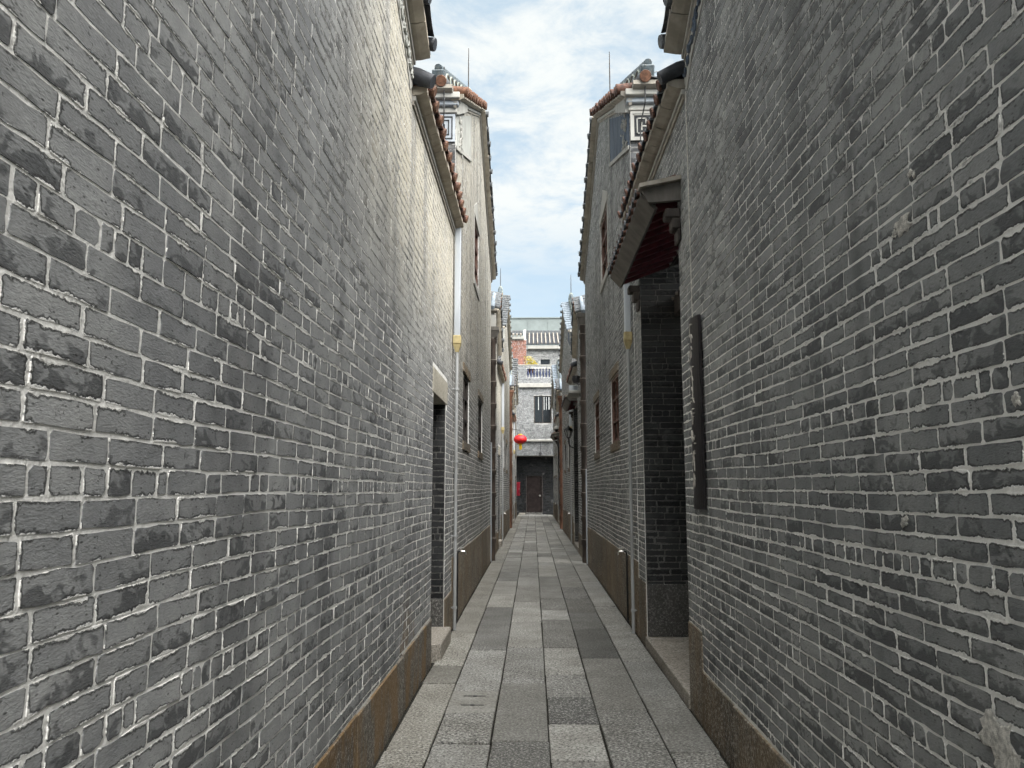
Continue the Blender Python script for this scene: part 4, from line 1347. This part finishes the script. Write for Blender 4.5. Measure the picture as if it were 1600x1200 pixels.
def drainpipe(x, y, sg, ztop, mat, label, r=0.085, seg=0.50):
    h = thing('jointed_drainpipe', (x, y, 0), label, 'drainpipe', None)
    z = 0.0
    while z < ztop - 0.05:
        z1 = min(z + seg, ztop)
        m = MB().tube([(x, y, z), (x, y, z1 - 0.13), (x, y, z1 - 0.10), (x, y, z1 - 0.012)], [r * 0.86, r * 0.86, r * 1.06, r * 1.08], 12)
        o = m.build('pipe_length', M[mat], h, smooth=True)
        MB().tube([(x, y, z1 - 0.0115), (x, y, z1 - 0.0005)], r * 1.12, 12).build('collar', M['pipe_rim'] if mat == 'pipe_dark' else M[mat], o, smooth=True)
        z = z1
    hd = MB()
    hd.v = [(x + a * r * 1.1, y + b * r * 1.1, ztop) for a, b in ((-1, -1), (1, -1), (1, 1), (-1, 1))] + [(x + a * r * 1.55, y + b * r * 1.55, ztop + 0.16) for a, b in ((-1, -1), (1, -1), (1, 1), (-1, 1))]
    hd.f = [[0, 1, 5, 4], [1, 2, 6, 5], [2, 3, 7, 6], [3, 0, 4, 7], [0, 1, 2, 3], [4, 5, 6, 7]]
    hd.box(x - r * 1.7, x + r * 1.7, y - r * 1.7, y + r * 1.7, ztop + 0.162, ztop + 0.25)
    hd.build('hopper_head', M['board'] if mat == 'pipe_dark' else M[mat], h)
    return h


drainpipe(LW + 0.035, 17.77, 1, 5.0, 'pipe_dark', 'dark brown jointed ceramic drainpipe at the end of the warm lit gabled house')
drainpipe(RW - 0.035, 17.30, -1, 5.2, 'pipe_dark', 'dark brown jointed ceramic drainpipe beside the house with red-brown window frames')
drainpipe(LW + 0.035, 31.95, 1, 5.3, 'pipe_terra', 'brown terracotta drainpipe on the row with the red lantern')
drainpipe(RW - 0.035, 31.45, -1, 5.0, 'pipe_terra', 'orange terracotta drainpipe beyond the black wall lantern')
for (x, y, z, lb) in ((LW + 0.02, 17.55, 2.6, 'thin white conduit standing before the dark drainpipe at the warm lit house'), (RW - 0.02, 17.05, 2.0, 'thin white conduit standing before the dark drainpipe under the floodlight')):
    m = MB().tube([(x, y, 0.0), (x, y, z)], 0.014, 8).build('conduit', M['pvc'], None, smooth=True, origin=(x, y, 0))
    tag(m, lb, 'conduit')


def tap(plane, sg, y, label, z=0.83):
    x = plane + sg * 0.03
    h = thing('water_tap', (x, y, 0), label, 'tap', None)
    MB().tube([(x, y, 0.0), (x, y, z - 0.03), (x + sg * 0.01, y - 0.0, z), (x + sg * 0.04, y, z + 0.005)], 0.011, 8).build('riser_pipe', M['black'], h, smooth=True)
    m = MB().tube([(x + sg * 0.035, y, z + 0.005), (x + sg * 0.085, y, z + 0.006), (x + sg * 0.10, y, z - 0.008), (x + sg * 0.103, y, z - 0.035)], [0.010, 0.012, 0.010, 0.009], 8)
    m.tube([(x + sg * 0.06, y, z + 0.01), (x + sg * 0.06, y, z + 0.04)], 0.007, 8)
    m.build('spout', M['chrome'], h, smooth=True)
    MB().tube([(x + sg * 0.035, y - 0.015, z + 0.042), (x + sg * 0.06, y, z + 0.045), (x + sg * 0.085, y + 0.015, z + 0.042)], [0.005, 0.009, 0.005], 8).build('handle', M['chrome'], h, smooth=True)


tap(LW, 1, 9.72, 'chrome water tap on a black riser beside the downpipe at the stone doorstep')
tap(RW, -1, 9.75, 'chrome water tap on a black riser beside the downpipe near the porch')
tap(LW, 1, 9.75 + P2, 'far water tap on a black riser at the far left downpipe')
tap(RW, -1, 9.55 + P2, 'far water tap on a black riser below the black wall lantern')
tap(RW, -1, 9.55 + 2 * P2, 'farthest water tap on a dark riser near the end door')


def rod(x, y, z, hgt, label, r=0.011):
    h = thing('lightning_rod', (x, y, z), label, 'lightning rod', None)
    MB().tube([(x, y, z), (x, y, z + hgt * 0.6), (x, y, z + hgt)], [r * 0.9, r * 0.9, r * 0.5], 6).build('rod', M['wood_dk'], h)
    MB().tube([(x, y, z - 0.02), (x, y, z + 0.07)], r * 2.2, 8).build('foot', M['pipe_rim'], h)


rod(LW - 0.2, 13.45, 8.62, 0.95, 'thin lightning rod on the ridge of the house with the pale fret panel')
rod(RW + 0.2, 12.95, 8.22, 0.95, 'thin lightning rod on the ridge of the house with the blue-black band')
rod(LW - 0.2, 13.45 + P2, 8.62, 0.85, 'small far lightning rod on the pale ridge above the terracotta drainpipe', 0.014)
rod(RW + 0.2, 12.95 + P2, 8.22, 0.85, 'small far lightning rod on the blue-grey roof above the wall lantern', 0.014)


def cable(pts, r, label, mat='black'):
    m = MB().tube(pts, r, 6).build('cable', M[mat], None, origin=tuple(pts[0]))
    tag(m, label, 'cable')


cable([(LW - 0.13, 9.10, 6.75), (LW - 0.125, 9.10, 6.2), (LW - 0.15, 9.22, 5.9), (LW - 0.15, 9.22, 4.85)], 0.008, 'black cable hanging down past the pale fret panel')
cable([(RW + 0.17, 8.70, 6.5), (RW + 0.16, 8.70, 6.05), (RW + 0.11, 8.80, 5.8), (RW + 0.12, 8.80, 4.8)], 0.008, 'black cable hanging down past the black and white fret panel')
cable([(LW - 0.9, 9.1, 6.66), (LW - 0.3, 9.1, 6.64), (LW - 0.24, 9.14, 6.62)], 0.006, 'thin grey wire running to the ridge end above the pale fret panel', 'pvc_grey')
cable([(RW + 0.9, 8.7, 6.44), (RW + 0.3, 8.7, 6.43), (RW + 0.24, 8.74, 6.42)], 0.006, 'thin grey wire running to the ridge end above the black fret panel', 'pvc_grey')

# ------------------------------------------------------------------ carved couplet board on the right wall
bd = thing('carved_board', (RW - 0.04, 5.45, 1.45), 'tall narrow black lacquered board with carved pale characters on the brick wall', 'sign')
arc = []
for k in range(9):
    u = -1 + k / 4
    arc.append((RW - 0.032 - 0.022 * (1 - u * u), 5.46 + u * 0.155))
poly = [(x, y, 1.455) for x, y in arc] + [(x + 0.022, y, 1.455) for x, y in reversed(arc)]
MB().prism(poly, (0, 0, 1.32)).build('board', M['lacquer'], bd, bevel=0.002)
for z in (1.6, 2.6):
    MB().box(RW - 0.04, RW - 0.0, 5.43, 5.49, z - 0.02, z + 0.02).build('bracket', M['black'], bd)
# seven carved signs, each a cluster of brush strokes
rg = random.Random(8)
M['gilt'] = mat_plain('pale_worn_gilding', (0.50, 0.47, 0.42), 0.6, 0.4, 0.3, 60)
for k in range(8):
    m = MB()
    zc = 2.68 - k * 0.147
    sz = 0.050 if k < 7 else 0.036
    for s in range(7):
        y, z = rg.uniform(-0.05, 0.05), rg.uniform(-sz, sz)
        an = rg.choice([0, 0, 1.57, 1.57, 0.8, 2.3])
        ln = rg.uniform(0.018, 0.045)
        pp = []
        for f in (-1, 0, 1):
            yy, zz_ = y + f * ln * math.cos(an), z + f * ln * math.sin(an)
            u = max(-1, min(1, yy / 0.155))
            pp.append((RW - 0.034 - 0.022 * (1 - u * u), 5.46 + yy, zc + zz_))
        m.tube(pp, [0.003, 0.006, 0.003], 5)
    m.build('carved_character', M['gilt'], bd)

# ------------------------------------------------------------------ lamps, camera, lantern, cabinet
fl = thing('floodlight', (RW - 0.1, 18.3, 3.75), 'dark floodlight on a white shelf and bracket arm at the dark drainpipe', 'floodlight')
MB().box(RW - 0.33, RW - 0.03, 18.15, 19.1, 3.78, 3.84).build('shelf', M['white'], fl, bevel=0.006)
MB().box(RW - 0.30, RW - 0.10, 18.35, 18.55, 3.841, 3.98).build('ballast_box', M['pvc'], fl, bevel=0.01)
MB().lathe((RW - 0.15, 18.2, 4.02), [(0.001, -0.02), (0.07, 0), (0.10, 0.08), (0.09, 0.16), (0.001, 0.17)], 14).build('lamp_head', M['black'], fl, smooth=True)
MB().tube([(RW - 0.15, 18.2, 4.03), (RW - 0.10, 18.0, 3.95), (RW + 0.02, 17.6, 3.92), (RW - 0.0, 17.45, 3.92)], 0.018, 8).build('arm', M['black'], fl, smooth=True)
MB().box(RW - 0.07, RW - 0.001, 18.2, 18.24, 3.70, 3.779).build('bracket', M['black'], fl)

wlamp = thing('wall_lantern', (RW - 0.18, 22.0, 2.6), 'black glazed wall lantern on a bracket post beyond the porch', 'lantern')
lx, ly, lz = RW - 0.17, 21.9, 2.98
MB().lathe((lx, ly, lz), [(0.001, -0.02), (0.045, -0.02), (0.06, 0.0), (0.04, 0.01)], 8).build('base', M['black'], wlamp)
MB().lathe((lx, ly, lz), [(0.05, 0.011), (0.11, 0.20), (0.001, 0.20)], 6).build('glass_body', M['lampglass'] if 'lampglass' in M else M['curtain'], wlamp)
for k in range(6):
    a = 2 * math.pi * k / 6
    MB().tube([(lx + 0.053 * math.cos(a), ly + 0.053 * math.sin(a), lz + 0.01), (lx + 0.113 * math.cos(a), ly + 0.113 * math.sin(a), lz + 0.20)], 0.010, 5).build('glazing_bar', M['black'], wlamp)
MB().lathe((lx, ly, lz), [(0.14, 0.20), (0.13, 0.225), (0.04, 0.29), (0.015, 0.33), (0.001, 0.34)], 12).build('cap', M['black'], wlamp, smooth=True)
MB().tube([(lx, ly, lz - 0.02), (lx, ly, lz - 0.16), (lx + 0.06, ly, lz - 0.26), (RW - 0.002, ly, lz - 0.30)], 0.016, 8).build('bracket_arm', M['black'], wlamp, smooth=True)

cc = thing('security_camera', (RW - 0.2, 33.5, 4.0), 'small white security camera under the far porch eave', 'camera')
MB().lathe((RW - 0.16, 33.5, 4.05), [(0.001, -0.12), (0.07, -0.08), (0.10, 0.0), (0.10, 0.03)], 14).build('dome', M['glass'], cc, smooth=True)
MB().lathe((RW - 0.16, 33.5, 4.05), [(0.115, 0.02), (0.115, 0.09), (0.05, 0.16), (0.001, 0.16)], 14).build('housing', M['white'], cc, smooth=True)
MB().tube([(RW - 0.16, 33.5, 4.20), (RW - 0.10, 33.5, 4.55), (RW - 0.0, 33.5, 4.6)], 0.022, 8).build('arm', M['white'], cc, smooth=True)

# red paper lantern with tassel, hung from a bracket on the left row
lan = thing('red_lantern', (-0.58, 36.0, 3.76), 'round red lantern with a yellow tassel hanging off the left row', 'lantern')
m = MB()
pr_ = []
for k in range(13):
    a = -math.pi / 2 + math.pi * k / 12
    pr_.append((max(0.06, 0.30 * math.cos(a)), 0.21 * math.sin(a)))
m.lathe((-0.58, 36.0, 3.79), pr_, 24)
m.build('paper_globe', M['red'], lan, smooth=True)
for k in range(12):
    a = 2 * math.pi * k / 12
    MB().tube([(-0.58 + (r_ + 0.001) * math.cos(a), 36.0 + (r_ + 0.001) * math.sin(a), 3.79 + h_) for r_, h_ in pr_], 0.006, 4).build('rib', M['red_dk'], lan)
MB().lathe((-0.58, 36.0, 3.79), [(0.001, 0.24), (0.09, 0.24), (0.09, 0.18), (0.07, 0.175)], 12).build('top_ring', M['yellow'], lan)
tm = MB().lathe((-0.58, 36.0, 3.79), [(0.001, -0.17), (0.085, -0.18), (0.09, -0.24), (0.05, -0.25)], 12)
rg = random.Random(4)
for k in range(16):
    a = rg.uniform(0, 6.28)
    q = rg.uniform(0.01, 0.06)
    tm.tube([(-0.58 + q * math.cos(a), 36 + q * math.sin(a), 3.56), (-0.58 + 1.4 * q * math.cos(a), 36 + 1.4 * q * math.sin(a), 3.44), (-0.58 + 1.2 * q * math.cos(a), 36 + 1.2 * q * math.sin(a), 3.33 + rg.uniform(-0.03, 0.03))], 0.013, 5)
tm.build('tassel', M['yellow'], lan)
MB().tube([(-0.58, 36.0, 4.03), (-0.58, 36.0, 4.22), (LW + 0.0, 36.0, 4.25)], 0.012, 6).build('hanger', M['black'], lan)

cab = thing('red_cabinet', (LW + 0.12, 45.6, 1.15), 'dark red metal cabinet on the left wall before the end door', 'cabinet')
MB().box(LW, LW + 0.20, 45.2, 45.75, 1.14, 1.92).build('case', M['red_dk'], cab, bevel=0.01)
MB().box(LW + 0.02, LW + 0.18, 45.185, 45.199, 1.18, 1.88).build('door', M['red_dk'], cab)
MB().box(LW + 0.15, LW + 0.165, 45.17, 45.184, 1.48, 1.56).build('handle', M['chrome'], cab)

# ------------------------------------------------------------------ building that closes the alley
YE = 48.0
eb = thing('end_building', (0.1, YE + 2.0, 0), 'pale brick building closing the alley, dark lower wall, white ledges and balcony', 'house')
brick_wall(eb, YE, 'X', -1, -2.2, 2.6, 0.0, [(-2.2, 3.53), (2.6, 3.53)], [(-0.385, 0.53, 0.12, 2.29)], 0.085, 0.02, 'brick_black', 0, None, 91, length=0.30, name='lower_wall', mortar='dkmortar' if 'dkmortar' in M else 'bed', proud=0.012, joint=0.012)
dr = MB().box(-0.385, 0.53, YE + 0.05, YE + 0.10, 0.12, 2.29).build('door', M['door_br'], eb)
MB().box(0.35, 0.47, YE - 0.01, YE + 0.049, 1.08, 1.17).build('door_handle', M['chrome'], dr, bevel=0.01)
MB().box(-0.42, 0.565, YE - 0.06, YE - 0.002, 0.0, 0.118).build('doorstep', M['plinth_dk'], eb, rnd=rnd4(0.4, 0.5))
for (q0, q1) in ((-0.43, -0.387), (0.532, 0.575)):
    MB().box(q0, q1, YE - 0.02, YE + 0.06, 0.12, 2.33).build('door_frame', M['wood_dk'], dr)
YU = YE - 0.75
brick_wall(eb, YU, 'X', -1, -2.6, 3.0, 3.50, [(-2.6, 7.6), (3.0, 7.6)], [(0.06, 1.13, 5.42, 7.12), (-2.6, 3.0, 4.34, 4.45)], 0.07, 3.50, 'brick_pale', 0, None, 92, name='upper_wall', thick=0.3)
MB().box(-2.6, 3.0, YU + 0.30, YE + 0.3, 3.48, 3.60).build('overhang_soffit', M['plaster_gr'], eb)
MB().box(-2.6, 3.0, YU - 0.14, YU + 0.299, 4.341, 4.449).build('ledge', M['white'], eb, bevel=0.01)
wnd = MB().box(0.06, 1.13, YU + 0.06, YU + 0.10, 5.42, 5.48).box(0.06, 1.13, YU + 0.06, YU + 0.10, 7.06, 7.12).box(0.06, 0.12, YU + 0.06, YU + 0.10, 5.48, 7.06).box(1.07, 1.13, YU + 0.06, YU + 0.10, 5.48, 7.06).build('window', M['wood_dk'], eb)
MB().box(0.575, 0.615, YU + 0.065, YU + 0.095, 5.48, 7.06).build('mullion', M['wood_dk'], wnd)
MB().box(0.12, 0.574, YU + 0.075, YU + 0.08, 5.48, 7.06).build('pane', M['glass'], wnd)
MB().box(0.616, 1.07, YU + 0.075, YU + 0.08, 5.48, 7.06).build('pane', M['glass'], wnd)
for (q0, q1) in ((0.32, 0.36), (0.66, 0.70), (0.80, 0.83), (0.95, 1.0)):
    MB().box(q0, q1, YU + 0.066, YU + 0.074, 6.25, 7.05).build('blind_strip', M['curtain'], wnd)
MB().box(-2.6, 3.0, YU - 0.18, YU + 0.30, 7.601, 7.84).build('balcony_ledge', M['white'], eb, bevel=0.012)
brick_wall(eb, YU - 0.02, 'X', -1, -2.6, 3.0, 7.842, [(-2.6, 8.94), (3.0, 8.94)], [(-0.38, 1.10, 8.21, 8.77)], 0.07, 7.842, 'brick_pale', 0, None, 93, name='balcony_wall', thick=0.18)
MB().box(-2.6, 3.0, YU - 0.06, YU + 0.20, 8.941, 9.0).build('coping', M['white'], eb, bevel=0.008)
for k in range(8):
    x = -0.38 + 1.48 * (k + 0.5) / 8
    MB().lathe((x, YU + 0.07, 8.21), [(0.05, 0), (0.05, 0.05), (0.03, 0.09), (0.07, 0.22), (0.075, 0.28), (0.03, 0.45), (0.05, 0.50), (0.05, 0.56)], 10).build('glazed_baluster', M['glaze_blue'], eb, smooth=True)
# set-back storey with its tiled roof
YS = YE + 1.6
brick_wall(eb, YS, 'X', -1, -2.6, 3.2, 8.6, [(-2.6, 10.35), (3.2, 10.35)], [(0.50, 1.10, 9.2, 9.72)], 0.07, 8.6, 'brick_r', 0, None, 94, name='attic_wall', thick=0.3)
MB().box(0.50, 1.10, YS + 0.10, YS + 0.12, 9.2, 9.72).build('attic_window', M['glass'], eb)
MB().box(-0.32, 3.2, YS - 0.30, YS + 0.02, 10.351, 10.57).build('eave_beam', M['white'], eb, bevel=0.01)
deck(eb, [(-0.42, YS - 0.34, 10.60), (3.2, YS - 0.34, 10.60), (3.2, YS + 2.2, 11.75), (-0.42, YS + 2.2, 11.75)], 'tile_black')
for k in range(14):
    x = -0.22 + 0.265 * k
    e = Vector((x, YS - 0.36, 10.70))
    c = MB().tube([e, e + Vector((0, 2.5, 1.14))], 0.045, 8).build('cover_tile', M['pipe_rim'], eb, smooth=True)
MB().box(-0.45, 3.2, YS + 2.1, YS + 2.4, 11.60, 12.02).build('roof_ridge', M['tile'], eb, bevel=0.02)
MB().prism([(-0.60, YS - 0.3, 10.55), (-0.60, YS - 0.3, 10.95), (-0.60, YS + 2.2, 12.1), (-0.60, YS + 2.2, 11.7)], (0.16, 0, 0)).build('white_gable_trim', M['white'], eb)

rb = thing('red_brick_annex', (-1.8, YS + 0.3, 8.6), 'red brick wall with white cornice and tiled coping beside the tiled roof', 'house')
brick_wall(rb, YS - 0.35, 'X', -1, -3.6, -0.40, 8.2, [(-3.6, 10.95), (-0.40, 10.95)], (), 0.075, 8.2, 'brick_red', 0, None, 95, name='wall', thick=0.6)
MB().box(-3.6, -0.52, YS - 0.5, YS + 0.24, 10.951, 11.12).build('cornice', M['white'], rb, bevel=0.01)
for k in range(12):
    x = -3.4 + 0.24 * k
    MB().tube([(x, YS - 0.55, 11.18), (x, YS + 0.2, 11.40)], 0.07, 8).build('coping_tile', M['pipe_rim'], rb, smooth=True)
MB().box(-3.6, -0.62, YS + 0.05, YS + 0.3, 11.35, 11.62).build('coping_ridge', M['tile'], rb, bevel=0.02)

mp_ = thing('metal_parapet', (0, YE + 7, 0), 'grey green sheet metal parapet above the tiled roof at the far end', 'parapet')
for k in range(9):
    x = -6.0 + 1.42 * k
    MB().box(x, x + 1.412, YE + 7.0, YE + 7.06, 0.0, 13.55).build('metal_panel', M['metal_pan'], mp_)
    MB().box(x - 0.02, x + 0.012, YE + 6.97, YE + 6.998, 11.0, 13.55).build('panel_rib', M['metal_pan'], mp_)
MB().box(-6.0, 6.8, YE + 6.93, YE + 7.08, 13.552, 13.62).build('parapet_cap', M['metal_pan'], mp_)

pl = thing('balcony_plant', (-0.15, YE - 0.2, 9.0), 'yellow green leafy plant leaning over the balcony coping', 'plant')
rg = random.Random(3)
lv = MB()
for k in range(260):
    a, q = rg.uniform(0, 6.28), rg.random() ** 0.5
    c = Vector((-0.22 + q * 0.42 * math.cos(a) + 0.12, YU + 0.45 + q * 0.2 * math.sin(a), 9.02 + (0.62 - 0.55 * q * (0.5 + 0.5 * math.cos(a))) * rg.random()))
    d1 = Vector((rg.uniform(-1, 1), rg.uniform(-1, 1), rg.uniform(-0.6, 0.3))).normalized() * rg.uniform(0.06, 0.12)
    d2 = d1.orthogonal().normalized() * 0.022
    b = len(lv.v)
    lv.v += [tuple(c - d1), tuple(c + d2), tuple(c + d1), tuple(c - d2)]
    lv.f.append([b, b + 1, b + 2, b + 3])
lo = lv.build('foliage', M['leaf'], pl)
MB().lathe((-0.12, YU + 0.45, 8.55), [(0.001, 0), (0.13, 0), (0.17, 0.35), (0.15, 0.36), (0.14, 0.30)], 12).build('pot', M['terra'], pl)
for k in range(5):
    a = k * 1.25
    MB().tube([(-0.12, YU + 0.45, 8.85), (-0.12 + 0.1 * math.cos(a), YU + 0.45 + 0.06 * math.sin(a), 9.1), (-0.12 + 0.28 * math.cos(a), YU + 0.45 + 0.12 * math.sin(a), 9.35)], 0.008, 5).build('stem', M['leaf'], pl)

pdl = thing('pendant_lamp', (0.45, YU - 0.05, 3.6), 'small dark pendant lamp hanging from the ledge over the end door', 'lamp')
MB().tube([(0.45, YU - 0.08, 4.34), (0.45, YU - 0.08, 3.70)], 0.014, 6).build('stem', M['black'], pdl)
MB().lathe((0.45, YU - 0.08, 3.60), [(0.10, 0), (0.09, 0.05), (0.03, 0.11), (0.001, 0.115)], 12).build('shade', M['black'], pdl, smooth=True)
blk = MB().box(-0.86, -0.47, YE - 0.30, YE - 0.06, 0.0, 0.10).build('stone_block', M['step'], None, bevel=0.01, origin=(-0.66, YE - 0.18, 0))
tag(blk, 'low pale stone block on the paving left of the brown end door', 'stone')
